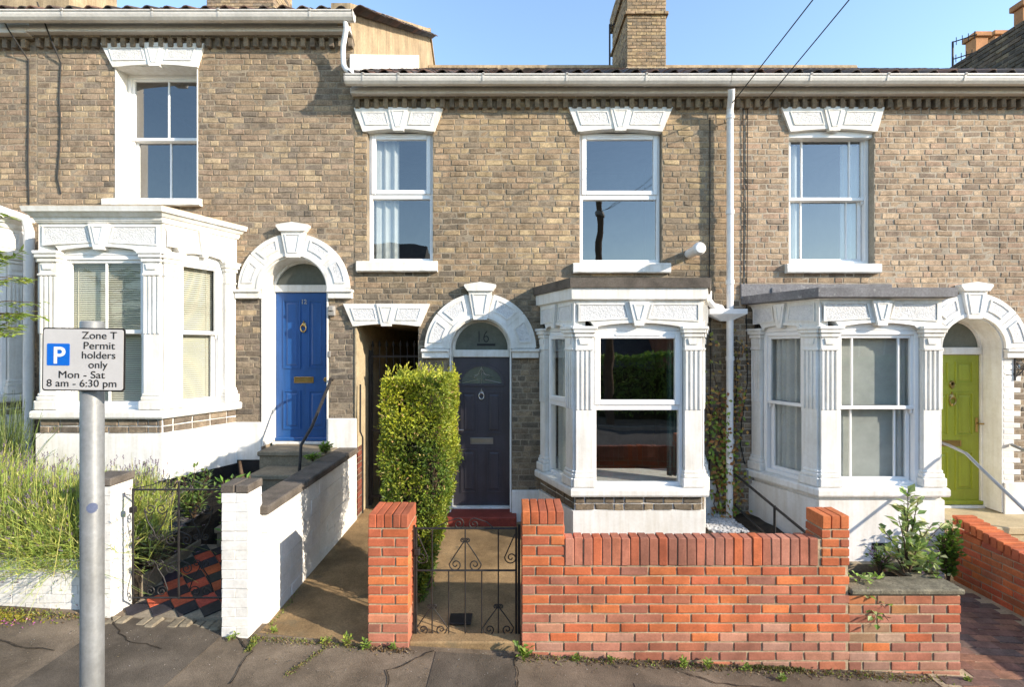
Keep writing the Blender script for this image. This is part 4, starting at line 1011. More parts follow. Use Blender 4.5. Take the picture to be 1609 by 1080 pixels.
m.tube([(u0+.01, -.015, zc-.2), (u0+.01, -.015, zc+.16)], .010, 6, F0); m.tube([(u0+.01, -.02, zc-.15), (u0+.06, -.02, zc-.12), (u0+.12, -.02, zc-.05), (u0+.25, -.02, zc+.02)], .007, 6, F0); m.tube([(u0+.01, -.015, zc+.12), (u0+.3, -.02, zc+.12)], .009, 6, F0)
m.build('iron_bracket', M_iron, h18)

# downpipe with hopper between 16 and 18
rp = thing('downpipe', (PX(1148), 6.4, .3), 'white rainwater downpipe with hopper running down between two bays', 'pipe')
Yd = 6.38
def pp(x, y, Y=Yd): return (PX(x, Y), Y, PZ(y, Y))
m = MB(); m.tube([(PX(1149, 6.24), 6.24, PZ(140, 6.24)), (PX(1149, 6.28), 6.28, PZ(152, 6.28)), pp(1147, 172), pp(1147, 490)], .042, 12); m.tube([pp(1147, 500), pp(1146, 828)], .044, 12)
for y in (180, 330, 440, 560, 690): m.tube([pp(1147, y), pp(1147, y+7)], .052, 12)
m.build('pipe', M_pipe, rp, True)
m = MB(); x0, y0, z0 = pp(1140, 505); m.add([(x0+dx*s, Yd+dy*s, z0+dz) for s, dz in ((.26, .0), (.95, .085), (1.0, .09), (1.0, .155)) for dx, dy in ((-.24, -.10), (.24, -.10), (.24, .10), (-.24, .10))],
      [(3, 2, 1, 0)] + [(r_*4+i, r_*4+(i+1) % 4, r_*4+4+(i+1) % 4, r_*4+4+i) for r_ in range(3) for i in range(4)] + [(12, 13, 14, 15)]); m.build('hopper', M_pipe, rp)
m = MB(); m.tube([(PX(1113, 6.3), 6.3, PZ(458, 6.3)), (PX(1113, 6.3), 6.3, PZ(472, 6.3)), (PX(1120, 6.33), 6.33, PZ(481, 6.33)), pp(1132, 484), pp(1136, 492)], .043, 12); m.build('branch_pipe', M_pipe, rp, True)
for i, pts in enumerate((((1115, 185), (1115, 300), (1114, 420), (1116, 560), (1115, 700), (1113, 790)), ((1167, 170), (1168, 300), (1167, 480)), ((1174, 172), (1174, 330), (1172, 500), (1174, 600), (1165, 660), (1163, 700), (1170, 730)))):
    cable([(PX(x), H-.012, PZ(y)) for x, y in pts], .006, h16 if i == 0 else h18)
m = MB(); m.box(PX(1170), PX(1182), -.05, 0, PZ(758), PZ(738), F0, b=.006); m.build('meter_box', M_metalgrey, h18)

# ================================================================== NEIGHBOUR AT THE LEFT EDGE (10)
h10 = thing('terraced_house', (-8, 6.5, .6), 'next terraced house at the far left edge, only the side of its bay showing', 'house', 'terraced houses')
z10 = {k: ([(a+.11, b+.11, c, d) for a, b, c, d in v] if k == 'corn' else v+.11) for k, v in z12.items()}
BX10 = (-8.35, -6.86, .40, 5.60)
b10, fr10 = bay(h10, *BX10, z10, 'cross', (M_render, [(4.20, 4.30, .1, -.25)]), t12, 'white bay side wall')
brick_wall(h10, -9.6, X12a-.002, .3, 6.62, [('rect', BX10[0]-.3, BX10[1]+.3, 1.5, 4.0)], t12, M_mort, seed=10, n_single=60)
eaves(h10, -9.6, X12a-.003, PZ(24, 6.24), 9, t12)
tile_roof(h10, -9.6, X12a-.03, 6.20, ze12, 12.4, zr, 12)
m = MB(); m.tube([(-7.1, 6.0, 4.27), (PX(0, 6.2), 6.2, 4.235), (PX(40, 6.3), 6.3, 4.15), (PX(46, 6.36), 6.36, 4.0), (PX(44, 6.36), 6.36, .8)], .055, 10); m.build('rainwater_pipe', M_pipe, h10, True)

# ================================================================== RAISED ROOF AT THE RIGHT EDGE
hr = thing('terraced_house', (9.5, 8, 3), 'taller neighbour rising behind the gutter at right with brick parapet and chimneys', 'house', 'terraced houses')
brick_wall(hr, 8.603, 13, -.8, 6.2, [], t18, M_mortP, seed=20, n_single=0)
m = MB(); m.box(8.62, 8.95, 7.3, 11.2, 5.4, 7.95); pw = m.build('parapet', M_mort, hr)
q = random.Random(77); ms = MB(); z = 6.3; k = 0
while z < 7.95:
    u = -.11*(k % 2)
    while u < 3.9:
        me = face_brick_mesh(.213, .064, q.randrange(9), M_bO, depth=.06); ms.add([v.co for v in me.vertices], [tuple(p.vertices) for p in me.polygons], frame(8.62, 11.2, -math.pi/2) @ T((u+.11, -.012+q.uniform(-.01, .006), z+.037)), tuple(v*.8 for v in t12(8, 2.9, q))); u += .225
    z += .0775; k += 1
stuff(ms.build('bricks', M_bG, pw))
m = MB(); m.add([(8.95, 7.0, 6.2), (14, 7.0, 6.2), (14, 11, 8.7), (8.95, 11, 8.7)], [(0, 1, 2, 3)]); m.build('roof', M_slate, hr)
def stack(px0, px1, Y, ztop, zbot, dep=.7):
    m = MB(); a, b = PX(px0, Y), PX(px1, Y); m.box(a, b, Y, Y+dep, zbot, ztop-.12, b=.01); m.box(a-.05, b+.05, Y-.05, Y+dep+.05, ztop-.12, ztop, b=.015); m.build('chimney', M_terra, hr)
stack(1533, 1553, 12.0, PZ(50, 12), 8, .28); stack(1563, 1580, 13.0, PZ(48, 13), 8, .25); stack(1607, 1640, 9.6, PZ(0, 9.6), 7.6, .18)
def aerial(x, y, z0, z1, arms, label):
    m = MB(); m.tube([(x, y, z0), (x, y, z1)], .022, 6); 
    a = m.build('aerial', M_iron); tag(a, label, 'aerial')
    for z, L, n in arms:
        k = MB(); k.tube([(x, y, z), (x+L*.8, y-L*.5, z+.04)], .014, 5)
        for i in range(n): t = (i+.6)/n; k.tube([(x+L*.8*t, y-L*.5*t, z+.04*t-.09), (x+L*.8*t, y-L*.5*t, z+.04*t+.09)], .010, 4)
        k.build('antenna', M_iron, a)
aerial(PX(958, 12.3), 12.3, 8.6, PZ(38, 12.3), ((PZ(42, 12.3), .15, 2),), 'thin black aerial mast beside the central chimney')
aerial(PX(1497, 11.6), 11.6, 8.5, PZ(65, 11.6), ((PZ(66, 11.6), .45, 4), (PZ(93, 11.6), .4, 4)), 'television aerial with two antennas beyond the gutter at right')

# ================================================================== GARDEN WALLS
RED = [(.58, .165, .062), (.54, .145, .058), (.50, .135, .06), (.62, .185, .065), (.47, .13, .065), (.54, .145, .07), (.42, .125, .065)]
DULL = [(.44, .165, .105), (.40, .145, .09), (.47, .20, .135), (.34, .14, .095), (.48, .17, .095)]
def rb(o, x0, x1, y0, y1, z0, z1, q, pal, mat=None, name='brick', k=1.0):
    L, d, h = x1-x0, y1-y0, z1-z0; c = q.choice(pal); f = q.uniform(.91, 1.09)*k
    lx, lz = (x0+x1)/2-2.86, (z0+z1)/2-.33
    if lx*lx/.09+lz*lz/.05 < 1 and q.random() < .6: c = lerp(c, q.choice(((.42, .27, .07), (.36, .26, .14))), q.uniform(.2, .65))      # lichen below the planter edge
    if z0 < pave_z(x0)+.30 and q.random() < .35: c = lerp(c, (.50, .34, .26), q.uniform(.2, .6))                # salts near the ground
    return piece(name, box_brick_mesh(L, d, h, q.randrange(6), mat or M_rO), T(((x0+x1)/2+q.uniform(-.0015, .0015), (y0+y1)/2+q.uniform(-.0013, .0013), (z0+z1)/2)) @ Matrix.Rotation(q.uniform(-.004, .004), 4, 'Z'), o, tuple(v*f for v in c))
J = .012
def pier(o, x0, x1, y0, y1, z0, z1, q, cap=5):
    """solid brick pier: alternating courses, brick-on-edge cap"""
    n = round((z1-.105-z0)/.0755); ch = (z1-.105-z0)/n
    for i in range(n):
        za, zb = z0+i*ch, z0+(i+1)*ch-J; s = x0+(x1-x0)*(.667 if i % 2 else .333); pal = RED if i > 2 else DULL
        sy = y0+(y1-y0)*(.333 if i % 2 else .667)
        for xa, xb in ((x0, s-J/2), (s+J/2, x1)):
            for ya, yb in ((y0, sy-J/2), (sy+J/2, y1)): rb(o, xa, xb, ya, yb, za, zb, q, pal)
    w_ = (x1-x0)/cap
    for i in range(cap): rb(o, x0+i*w_+.003, x0+(i+1)*w_-.003, y0-.002, y1+.002, z1-.105, z1, q, RED)
def core(name, parts, mat, label, cat, base, group=None):
    t = thing(name, base, label, cat, group); m = MB(); [m.box(*p) for p in parts]; m.build('mortar', mat, t); return t
q = random.Random(41)
x0, x1, y0, y1 = PX(578, 3.9), PX(642, 3.9), 3.9, 4.225
pl = core('gate_pier', [(x0+.0075, x1-.0075, y0+.0075, y1-.0075, -.1, 1.145)], M_mortR, 'freestanding orange brick gate pier between the hedge and the passage path', 'pier', (x0, y0, .1))
pier(pl, x0, x1, y0, y1, .07, 1.16, q)
# main wall
XA, XB = PX(820, 3.9), PX(1335, 3.9); XP = PX(887, 3.9); XQ = PX(1291.5, 3.9); yw0, yw1 = 3.9, 4.005
rw = core('garden_wall', [(XA+.0075, XP-.0075, yw0+.0075, 4.215, -.3, 1.17), (XP-.01, XQ+.01, yw0+.0075, yw1-.004, -.3, .96), (XQ+.0075, XB-.0075, yw0+.0075, 4.11, -.3, 1.13)], M_mortR,
          'orange brick garden wall with upright coping bricks and end piers below the middle bay', 'wall', (1.3, 3.9, 0))
CH = .0755; ztop = .975; zs0 = ztop-.222
n = int((zs0+.25)/CH)
for i in range(n):
    zb = zs0-i*CH-J; za = zb-CH+J
    x = XA if i % 2 else XA-.112; pal = RED if i < n-5 else DULL
    while x < XB-.01:
        a, b = max(x, XA), min(x+.2253-J, XB)
        if b-a > .03: rb(rw, a, b, yw0, yw1, za, zb, q, pal if q.random() < .85 else DULL)
        x += .2253
x = XP+.004; k = 0
while x < XQ-.03:
    L = .0748; rb(rw, x, min(x+L-.007, XQ-.003), yw0-.002+q.uniform(-.003, .003), yw1+.004, zs0+.002, ztop+q.uniform(-.004, .004), q, RED if q.random() < .4 else DULL); x += L
for (a, b, yb, top, cap) in ((XA, XP, 4.225, 1.188, 5), (XQ, XB, 4.12, 1.152, 3)):
    nn = round((top-.105-zs0)/CH); ch = (top-.105-zs0)/nn
    for i in range(nn):
        s = a+(b-a)*(.34 if i % 2 else .66)
        for xa, xb in ((a, s-J/2), (s+J/2, b)): rb(rw, xa, xb, yw0-.001, yb, zs0+i*ch+.001, zs0+(i+1)*ch-J, q, RED)
    w_ = (b-a)/cap
    for i in range(cap): rb(rw, a+i*w_+.003, a+(i+1)*w_-.003, yw0-.003, yb+.002, top-.105, top, q, RED)
    for i in range(int((zs0+.25)/CH)): rb(rw, a+.002, b-.002, yw1+.012, yb, zs0-(i+1)*CH, zs0-i*CH-J, q, RED)
# lower planter wall
XC = PX(1512, 3.9)
pw_ = core('planter_wall', [(XB+.001, XC-.006, 3.916, 4.09, -.4, .51), (XC-.22, XC-.006, 4.09, 4.5, -.4, .51)], M_mortR, 'low weathered red brick planter wall with mossy concrete slab on top at right', 'wall', (3, 3.9, -.2))
zt_ = .518
for i in range(9):
    zb = zt_-i*CH-J; za = zb-CH+J; x = XB+.002-(.112 if i % 2 else 0)
    while x < XC-.01:
        a, b = max(x, XB+.002), min(x+.2253-J, XC)
        if b-a > .03: rb(pw_, a, b, 3.91, 4.10, za, zb, q, DULL if q.random() < .75 else RED, k=.95)
        x += .2253
    for y in (4.105, 4.33): rb(pw_, XC-.22, XC, y, y+.215, za, zb, q, DULL)
m = MB(); m.box(XB+.004, XC+.018, 3.885, 4.12, .522, .57, b=.012); m.box(XC-.225, XC+.016, 4.115, 4.56, .524, .568, b=.012); m.build('coping', M_slab, pw_)
m = MB(); m.box(XB-.9, XB, 4.20, 4.24, -.2, .5); m.box(XB-.02, XB, 4.02, 4.24, -.2, .5); m.box(XB, XC-.2, 4.50, 4.56, -.2, .5); m.build('planter_back', M_mortR, pw_)
# right drive wall
dw = core('drive_wall', [(5.115, 5.33, 3.2, 5.68, -.6, .34)], M_mortR, 'orange brick dwarf wall stepping along the paved drive at far right', 'wall', (5.2, 4.8, -.2))
zz = -.52; k = 0
while zz < .38:
    y = 3.2-(.112 if k % 2 else 0)
    while y < 5.7:
        a, b = max(y, 3.2), min(y+.2153, 5.70); top = .42+.055*(a-4.5)/.35
        if b-a > .03 and zz < top-.10:
            o = piece('brick', box_brick_mesh(.105, b-a, CH-J, k % 4, M_rO), T((5.16, (a+b)/2, zz+CH/2)), dw, tuple(v*q.uniform(.8, 1.1) for v in q.choice(RED)))
        y += .2253
    zz += CH; k += 1
y = 3.2
while y < 5.66:
    top = .40+.16*(y-4.7); top = max(.30, min(.57, top)); rb(dw, 5.10, 5.34, y, y+.066, top-.104, top, q, RED, k=1.05)
    m_ = 0; y += .0755
# drive pavers
dv = bpy.data.objects['driveway']; q = random.Random(8); cnt = 0
pm = MB(); pm.box(-.1, .1, -.048, .048, 0, .03, b=.004); pmesh = pm.mesh('paver', M_pave)
for i in range(-4, 40):
    for j in range(-2, 40):
        x = 3.45+(i*.104+j*.104*0)+0; 
        # running bond laid across the drive
        x = 3.46+j*.208+(i % 2)*.104; y = 3.0+i*.104
        if 3.44 < x < 5.0+.02 and 3.0 < y < 6.4 and not (x < 3.62 and 3.88 < y < 4.6):
            c = q.choice(((.20, .10, .07), (.17, .095, .07), (.24, .12, .075), (.15, .10, .08))); f = q.uniform(.8, 1.2)
            piece('paver', pmesh, T((x, y, pave_z(x)+.006-.022+q.uniform(-.002, .003))) @ Matrix.Rotation(q.uniform(-.015, .015)-.05, 4, 'Z'), dv, tuple(v*f for v in c)); cnt += 1

# white walls of the left garden
def white_blocks(t, x0, x1, y0, y1, z0, z1, q, axis='x', ch=.077, L=.225, mat=None):
    """painted brick courses on one face"""
    n = max(1, round((z1-z0)/ch)); ch = (z1-z0)/n
    for i in range(n):
        u0, u1 = (x0, x1) if axis == 'x' else (y0, y1); u = u0-(L/2 if i % 2 else 0)
        while u < u1-.01:
            a, b = max(u, u0), min(u+L, u1)
            if b-a > .02:
                dd = q.uniform(-.002, .002)
                if axis == 'x': M, l_, d_ = T(((a+b)/2, (y0+y1)/2+dd, z0+(i+.5)*ch)), b-a-.002, y1-y0
                else: M, l_, d_ = T(((x0+x1)/2+dd, (a+b)/2, z0+(i+.5)*ch)), x1-x0, b-a-.002
                piece('brick', box_brick_mesh(l_ if axis == 'x' else l_, d_, ch-.002, q.randrange(4), mat or M_whitep, ch=.004, jit=.003), M, t)
            u += L
q = random.Random(51)
px0, px1, py0, py1 = -2.325, -2.108, 3.92, 4.13
wp = core('gate_pier', [(px0+.008, px1-.008, py0+.008, py1, .05, 1.32)], M_whitep, 'white painted brick gate pier with dark cap beside the sloping white wall', 'pier', (px0, py0, .15))
white_blocks(wp, px0, px1, py0, py1, .10, 1.325, q)
m = MB(); m.box(px0-.006, (px0+px1)/2-.003, py0-.006, py1+.006, 1.327, 1.395, b=.008); m.box((px0+px1)/2+.003, px1+.006, py0-.006, py1+.006, 1.327, 1.393, b=.008); m.build('cap', M_darkstone, wp)
sw = core('side_wall', [(-2.275, -2.062, 4.135, 6.49, .0, 1.08)], M_whitep, 'long white painted side wall with dark coping between path and blue-door steps', 'wall', (-2.17, 4.2, .15))
white_blocks(sw, -2.10, -2.055, 4.135, 6.49, .12, 1.085, q, 'y', .16, .44)
white_blocks(sw, -2.275, -2.056, 4.128, 4.2, .12, 1.085, q, 'x', .16, .44)
y = 4.10
while y < 6.45:
    L = min(.78, 6.49-y); m = MB(); m.box(-2.295, -2.035, y, y+L-.006, 1.088, 1.165, b=.012); m.build('coping', M_darkstone, sw); y += L
lp = core('gate_pier', [(-3.56, -3.36, 4.10, 4.33, .1, 1.33)], M_whitep, 'white gate pier behind the sign post, half hidden by lavender', 'pier', (-3.45, 4.1, .2))
white_blocks(lp, -3.57, -3.352, 4.095, 4.335, .16, 1.33, q); m = MB(); m.box(-3.585, -3.34, 4.08, 4.35, 1.332, 1.40, b=.01); m.build('cap', M_darkstone, lp)
pn = core('planter_wall', [(-7.2, -3.58, 4.20, 4.40, .0, .66)], M_whitep, 'low white painted planter wall under the lavender at left', 'wall', (-5, 4.2, .25))
white_blocks(pn, -7.2, -3.575, 4.19, 4.41, .15, .68, q)
# chequered tile path behind the left gate
sheet('tiled_path', [(-3.30, 4.12, .22), (-2.29, 4.12, .22), (-2.29, 5.2, .40), (-3.30, 5.2, .40)], M_mort, .2)
tp = bpy.data.objects['tiled_path']; tm = MB(); tm.box(-.0735, .0735, -.0735, .0735, 0, .012, b=.002); tmesh = tm.mesh('tile', M_pave); q = random.Random(4)
for i in range(-9, 14):
    for j in range(-9, 14):
        u, v = i*.152, j*.152; x = -2.8+(u-v)*.7071; y = 4.65+(u+v)*.7071
        if -3.27 < x < -2.33 and 4.20 < y < 5.12:
            c = (.40, .085, .04) if (i+j) % 2 else (.035, .033, .035)
            piece('tile', tmesh, T((x, y, .22+(y-4.12)/1.08*.18+.001)) @ Matrix.Rotation(math.atan2(.18, 1.08), 4, 'X') @ Matrix.Rotation(math.pi/4, 4, 'Z'), tp, tuple(k_*q.uniform(.8, 1.2) for k_ in c))
m = MB(); m.box(-3.36, -3.29, 4.36, 5.2, .2, .47, b=.015); struct(m.build('path_edging', M_step))
m = MB()
for i in range(12):
    x = -3.36+i*.088; m.box(x, x+.09, 4.0+.02*math.sin(i), 4.13, pave_z(x)-.08, .235-.004*i+.01*math.sin(i*2.1), b=.015)
struct(m.build('threshold', M_step))
m = MB(); m.box(-.83, .075, 3.93, 4.06, .0, .128, b=.012); struct(m.build('threshold', M_conc))

# ================================================================== IRON GATES AND RAILS
def scroll(m, cx, cz, r, y, turns=1.6, start=0, d=1, rad=.005, tail=None):
    pts = []
    for i in range(22):
        t = i/21; a = start+d*t*turns*2*math.pi; rr = r*(1-.85*t); pts.append((cx+rr*math.cos(a), y, cz+rr*math.sin(a)))
    if tail: pts = tail+pts
    m.tube(pts, rad, 5)
def G(px, py, Y): return (PX(px, Y), Y, PZ(py, Y))
g16 = thing('garden_gate', (-.4, 4.02, .15), 'low black wrought iron gate with heart scrolls before the charcoal door path', 'gate')
Y = 4.05; m = MB()
def L16(a, b, r=.0055): m.tube([G(*a, Y), G(*b, Y)], r, 6)
xs = [654, 679, 705, 731, 757, 783, 811]
for x in (654, 811): L16((x, 829), (x, 1001), .009)
for y in (831, 897, 1000): L16((654, y), (811, y), .008)
m.build('frame', M_iron, g16); m = MB()
for x in (679, 731, 783): L16((x, 831), (x, 1000))
for x in (705, 757): L16((x, 897), (x, 1000))
m.build('bars', M_iron, g16)
def c16(pts, r=.005):
    m = MB(); m.tube([G(a, b, Y) for a, b in pts], r, 6); return m
def spiral_px(cx, cy, r, s, d, n=20, turns=1.5): return [(cx+r*(1-.85*i/n)*math.cos(s+d*turns*6.283*i/n), cy+r*(1-.85*i/n)*math.sin(s+d*turns*6.283*i/n)) for i in range(n+1)]
for sgn in (-1, 1):                                                     # centre heart
    cxh = 731+sgn*13
    c16(spiral_px(731+sgn*4, 850, 4, 3.14 if sgn > 0 else 0, sgn)[::-1] + [(731+sgn*5, 856), (731+sgn*17, 874), (731+sgn*25, 887)] + spiral_px(731+sgn*15, 888, 10, 0 if sgn > 0 else 3.14, sgn)).build('scroll', M_iron, g16)
for xc in (679, 783):
    for sgn in (-1, 1):
        c16(spiral_px(xc+sgn*4, 954, 4, 3.14 if sgn > 0 else 0, sgn)[::-1] + [(xc+sgn*5, 960), (xc+sgn*16, 975), (xc+sgn*24, 987)] + spiral_px(xc+sgn*14, 990, 9, 0 if sgn > 0 else 3.14, sgn)).build('scroll', M_iron, g16)
c16([(809, 840), (801, 858), (793, 876)] + spiral_px(803, 877, 10, 3.14, -1)).build('scroll', M_iron, g16)
c16([(656, 840), (664, 858), (672, 876)] + spiral_px(662, 877, 10, 0, 1)).build('scroll', M_iron, g16)
for sgn in (-1, 1): c16([(733+sgn*50-(8 if sgn > 0 else 0), 830), (733+sgn*32, 821), (733+sgn*14, 815)] + spiral_px(733+sgn*12, 824, 9, -1.57, -sgn), .004).build('crest', M_iron, g16)
m = MB(); m.box(PX(651, Y), PX(660, Y), Y-.03, Y+.03, PZ(872, Y), PZ(862, Y), b=.006); m.build('latch', M_iron, g16)
m = MB(); L16((815.5, 800+25), (815.5, 1003), .011); m.build('post', M_iron, g16); m = MB(); L16((651, 826), (651, 1003), .010); m.build('post', M_iron, g16)
g12 = thing('garden_gate', (-2.8, 4.2, .25), 'rusty scrolled iron gate in front of the chequered tile path', 'gate')
Y = 4.16; m = MB()
def L12(a, b, r=.0055): m.tube([G(*a, Y), G(*b, Y)], r, 6)
for x in (209, 349): L12((x, 768), (x, 942), .009)
for y in (770, 940): L12((209, y), (349, y), .008)
L12((281, 757), (281, 942), .010); m.build('frame', M_iron, g12)
for bx in (245, 316):
    for by, up in ((930, -1), (800, 1)):
        for sgn in (-1, 1):
            c16(spiral_px(bx+sgn*9, by, 9, 3.14 if sgn < 0 else 0, sgn*up)[::-1] + [(bx+sgn*18, by+up*4), (bx+sgn*12, by+up*22), (bx+sgn*3, by+up*36)] + spiral_px(bx+sgn*7, by+up*44, 6, 3.14 if sgn > 0 else 0, -sgn*up)).build('scroll', M_iron, g12)
for sgn in (-1, 1):
    for by in (890, 845): c16([(281, by-10), (281+sgn*10, by-6)] + spiral_px(281+sgn*12, by+4, 9, -1.57, sgn), .0045).build('scroll', M_iron, g12)
    c16([(281+sgn*68, 768), (281+sgn*40, 762), (281+sgn*20, 754)] + spiral_px(281+sgn*14, 762, 8, -1.57, -sgn), .004).build('crest', M_iron, g12)
m = MB(); m.box(PX(205, Y), PX(213, Y), Y-.02, Y+.02, PZ(806, Y), PZ(797, Y), b=.004); m.build('latch', M_iron, g12)
def rail(name, pts, r, mat, label, posts=()):
    t = thing(name, pts[-1], label, 'handrail'); m = MB(); m.tube(pts, r, 8); m.build('rail', mat, t, True)
    for a, b in posts: m = MB(); m.tube([a, b], r*.9, 8); m.build('post', mat, t)
    return t
rail('handrail', [(PX(523), H-.02, PZ(597)), (PX(521, 6.44), 6.40, PZ(596, 6.40)), (PX(518, 6.3), 6.3, PZ(602, 6.3)), (PX(490, 5.95), 5.95, PZ(671, 5.95)), (PX(473, 5.8), 5.8, PZ(700, 5.8)), (PX(470, 5.78), 5.78, .985)], .019, M_iron, 'black handrail sloping down beside the blue door steps')
t_ = rail('handrail', [(PX(1155, 6.3), 6.3, PZ(746, 6.3)), (PX(1264, 5.2), 5.2, PZ(836, 5.2)), (PX(1275, 5.1), 5.1, PZ(846, 5.1))], .016, M_iron, 'thin dark double handrail between the two right-hand bays', [((PX(1217, 5.6), 5.6, PZ(795, 5.6)), (PX(1217, 5.6), 5.6, .2))])
m = MB(); m.tube([(PX(1155, 6.3), 6.3, PZ(795, 6.3)), (PX(1200, 5.75), 5.75, PZ(838, 5.75))], .013, 8); m.build('lower_rail', M_iron, t_)
rail('handrail', [(5.42, 6.45, PZ(700, 5.9)), (5.12, 5.75, PZ(704, 5.6)), (PX(1518, 5.5), 5.5, PZ(713, 5.5)), (PX(1540, 5.35), 5.35, PZ(735, 5.35)), (PX(1609, 4.9), 4.9, PZ(801, 4.9)), (PX(1640, 4.7), 4.7, PZ(830, 4.7)), (PX(1640, 4.7), 4.7, -.2)], .017, M_galv, 'grey steel handrail sloping in front of the lime door')
rail('handrail', [(PX(1588), H-.02, PZ(699)), (PX(1591, 6.4), 6.4, PZ(700, 6.4)), (PX(1640, 5.9), 5.9, PZ(722, 5.9)), (PX(1650, 5.8), 5.8, -.1)], .021, M_galv, 'short grey steel handrail fixed to the wall right of the lime door')

# ================================================================== PARKING SIGN
Ys = 1.95; sg = thing('parking_sign', (PX(145, Ys), Ys, pave_z(PX(145, Ys))), 'grey post with black-bordered permit parking plate in the left foreground', 'sign')
m = MB(); xs_ = PX(145, Ys); m.tube([(xs_, Ys, pave_z(xs_)-.1), (xs_, Ys, PZ(505, Ys)-.006), (xs_, Ys, PZ(505, Ys))], [.0385, .0385, .035], 24); m.build('post', M_post, sg, True)
Yp = Ys-.05; a, b, c, d = PX(66.5, Yp), PX(196, Yp), PZ(615, Yp), PZ(515.5, Yp)
def rrect(a, b, c, d, r): return arc(b-r, d-r, r, 0, 90, 5)+arc(a+r, d-r, r, 90, 180, 5)+arc(a+r, c+r, r, 180, 270, 5)+arc(b-r, c+r, r, 270, 360, 5)
tilt = T(((a+b)/2, Yp, (c+d)/2)) @ Matrix.Rotation(math.radians(.7), 4, 'Y') @ T((-(a+b)/2, 0, -(c+d)/2))
m = MB(); m.prism(rrect(a, b, c, d, .012), 0, .004, tilt); m.build('plate', M_signblk, sg)
e = .0052; m = MB(); m.prism(rrect(a+e, b-e, c+e, d-e, .009), -.0012, .001, tilt); fc = m.build('plate_face', M_sign, sg)
S = Yp/FPX
def TX(txt, px, py, size, **kw): return text_mesh(txt, size*S*1.0, tilt @ T((PX(px, Yp), -.0020, PZ(py, Yp))), M_signblk, sg, 'lettering', bold=0.0, ext=.0004, **kw)
TX('Zone T', 156.5, 532.5, 16.2, sx=1.12); TX('Permit', 156, 548.5, 16.2, sx=1.15); TX('holders', 155.5, 563.5, 16.2, sx=1.1); TX('only', 154.5, 578.5, 16.2, sx=1.1)
TX('Mon - Sat', 129, 594.5, 16.2, sx=1.16); TX('8 am - 6:30 pm', 129.5, 608, 16.2, sx=1.12)
m = MB(); m.prism(rrect(PX(74.5, Yp), PX(110, Yp), PZ(575, Yp), PZ(540.5, Yp), .004), -.0022, .001, tilt); m.build('blue_square', M_signblu, sg)
text_mesh('P', 37*S, tilt @ T((PX(93.5, Yp), -.0032, PZ(571.5, Yp))), M_signwht, sg, 'lettering', bold=.0016, ext=.0004, sx=1.05)
m = MB(); m.box(xs_-.046, xs_+.046, Ys-.046, Ys+.042, PZ(540, Ys)-.012, PZ(540, Ys)+.012, b=.004); m.box(xs_-.046, xs_+.046, Ys-.046, Ys+.042, PZ(592, Ys)-.012, PZ(592, Ys)+.012, b=.004); m.build('clip', M_post, sg)
m = MB(); n_ = 10
for i in range(n_):
    a0 = -1.15+i*.09; a1 = a0+.09; zc = PZ(795, Ys); hh = .02*math.sqrt(max(.05, 1-((i+.5)/n_*2-1)**2))
    m.add([(xs_+.0392*math.sin(t), Ys-.0392*math.cos(t), zc+s*hh) for t in (a0+1.4, a1+1.4) for s in (-1, 1)], [(0, 2, 3, 1)])
m.build('sticker', surf('sticker_print', (.10, .12, .19), rough=.4, bump=0), sg)

# ================================================================== OVERHEAD WIRES AND THE OTHER SIDE OF THE STREET (seen in the window panes)
tpole = thing('telegraph_pole', (3.3, -5.2, 0), 'wooden telegraph pole across the street, mirrored in the upstairs pane', 'pole')
m = MB(); m.tube([(3.3, -5.2, -.3), (3.3, -5.2, 8.1)], [.15, .11], 12); m.build('trunk', M_wood, tpole, True)
m = MB(); m.lathe([(.16, 0), (.17, .05), (.17, .12), (.12, .16)], (3.3, -5.2, 7.4), 'z', 12); m.build('ring', M_metalgrey, tpole)
def wire(a, b, sag, label):
    pts = [Vector(a).lerp(Vector(b), i/30) - Vector((0, 0, sag*4*(i/30)*(1-i/30))) for i in range(31)]
    m = MB(); m.tube(pts, .0065, 5); o = m.build('overhead_wire', M_cable); return tag(o, label, 'wire', 'overhead wires')
wire((PX(1147, 6.36), 6.36, PZ(166, 6.36)), (3.27, -5.1, 7.5), .12, 'dark overhead wire reaching the eaves at the downpipe')
wire((PX(1196, 6.40), 6.40, PZ(166, 6.40)), (3.33, -5.1, 7.55), .12, 'dark overhead wire reaching the eaves right of the downpipe')
for i in range(9):
    xa = -17+i*6.0; dz = 0 if i < 2 else (-4.5 if i < 4 else -1.7)
    o = thing('opposite_house', (xa, -13, 0), '%s brick house from the left in the row across the street, mirrored in the panes' % ('first', 'second', 'third', 'fourth', 'fifth', 'sixth', 'seventh', 'eighth', 'ninth')[i], 'house', 'houses across the street')
    m = MB(); m.box(xa, xa+5.98, -19, -12, -6, 5.6+dz); m.build('wall', surf('opposite_brick', (.30, .13, .08), rough=.9), o)
    m = MB(); ys = (-11.7, -15.5, -19.3); m.add([(x, y, z) for x in (xa, xa+5.98) for y, z in zip(ys, (5.5+dz, 8.6+dz, 5.5+dz))], [(0, 3, 4, 1), (1, 4, 5, 2), (0, 1, 2), (3, 5, 4), (0, 2, 5, 3)]); m.build('roof', M_slate, o)
    for u in (.9, 3.6):
        for z in (.9+dz, 3.6+dz): m = MB(); bars(m, xa+u, xa+u+1.3, z, z+1.5, .09, -11.99, -11.93, None, .01); w_ = m.build('window', M_upvc, o); pane(w_, xa+u+.08, xa+u+1.22, z+.08, z+1.42, -11.95, None)
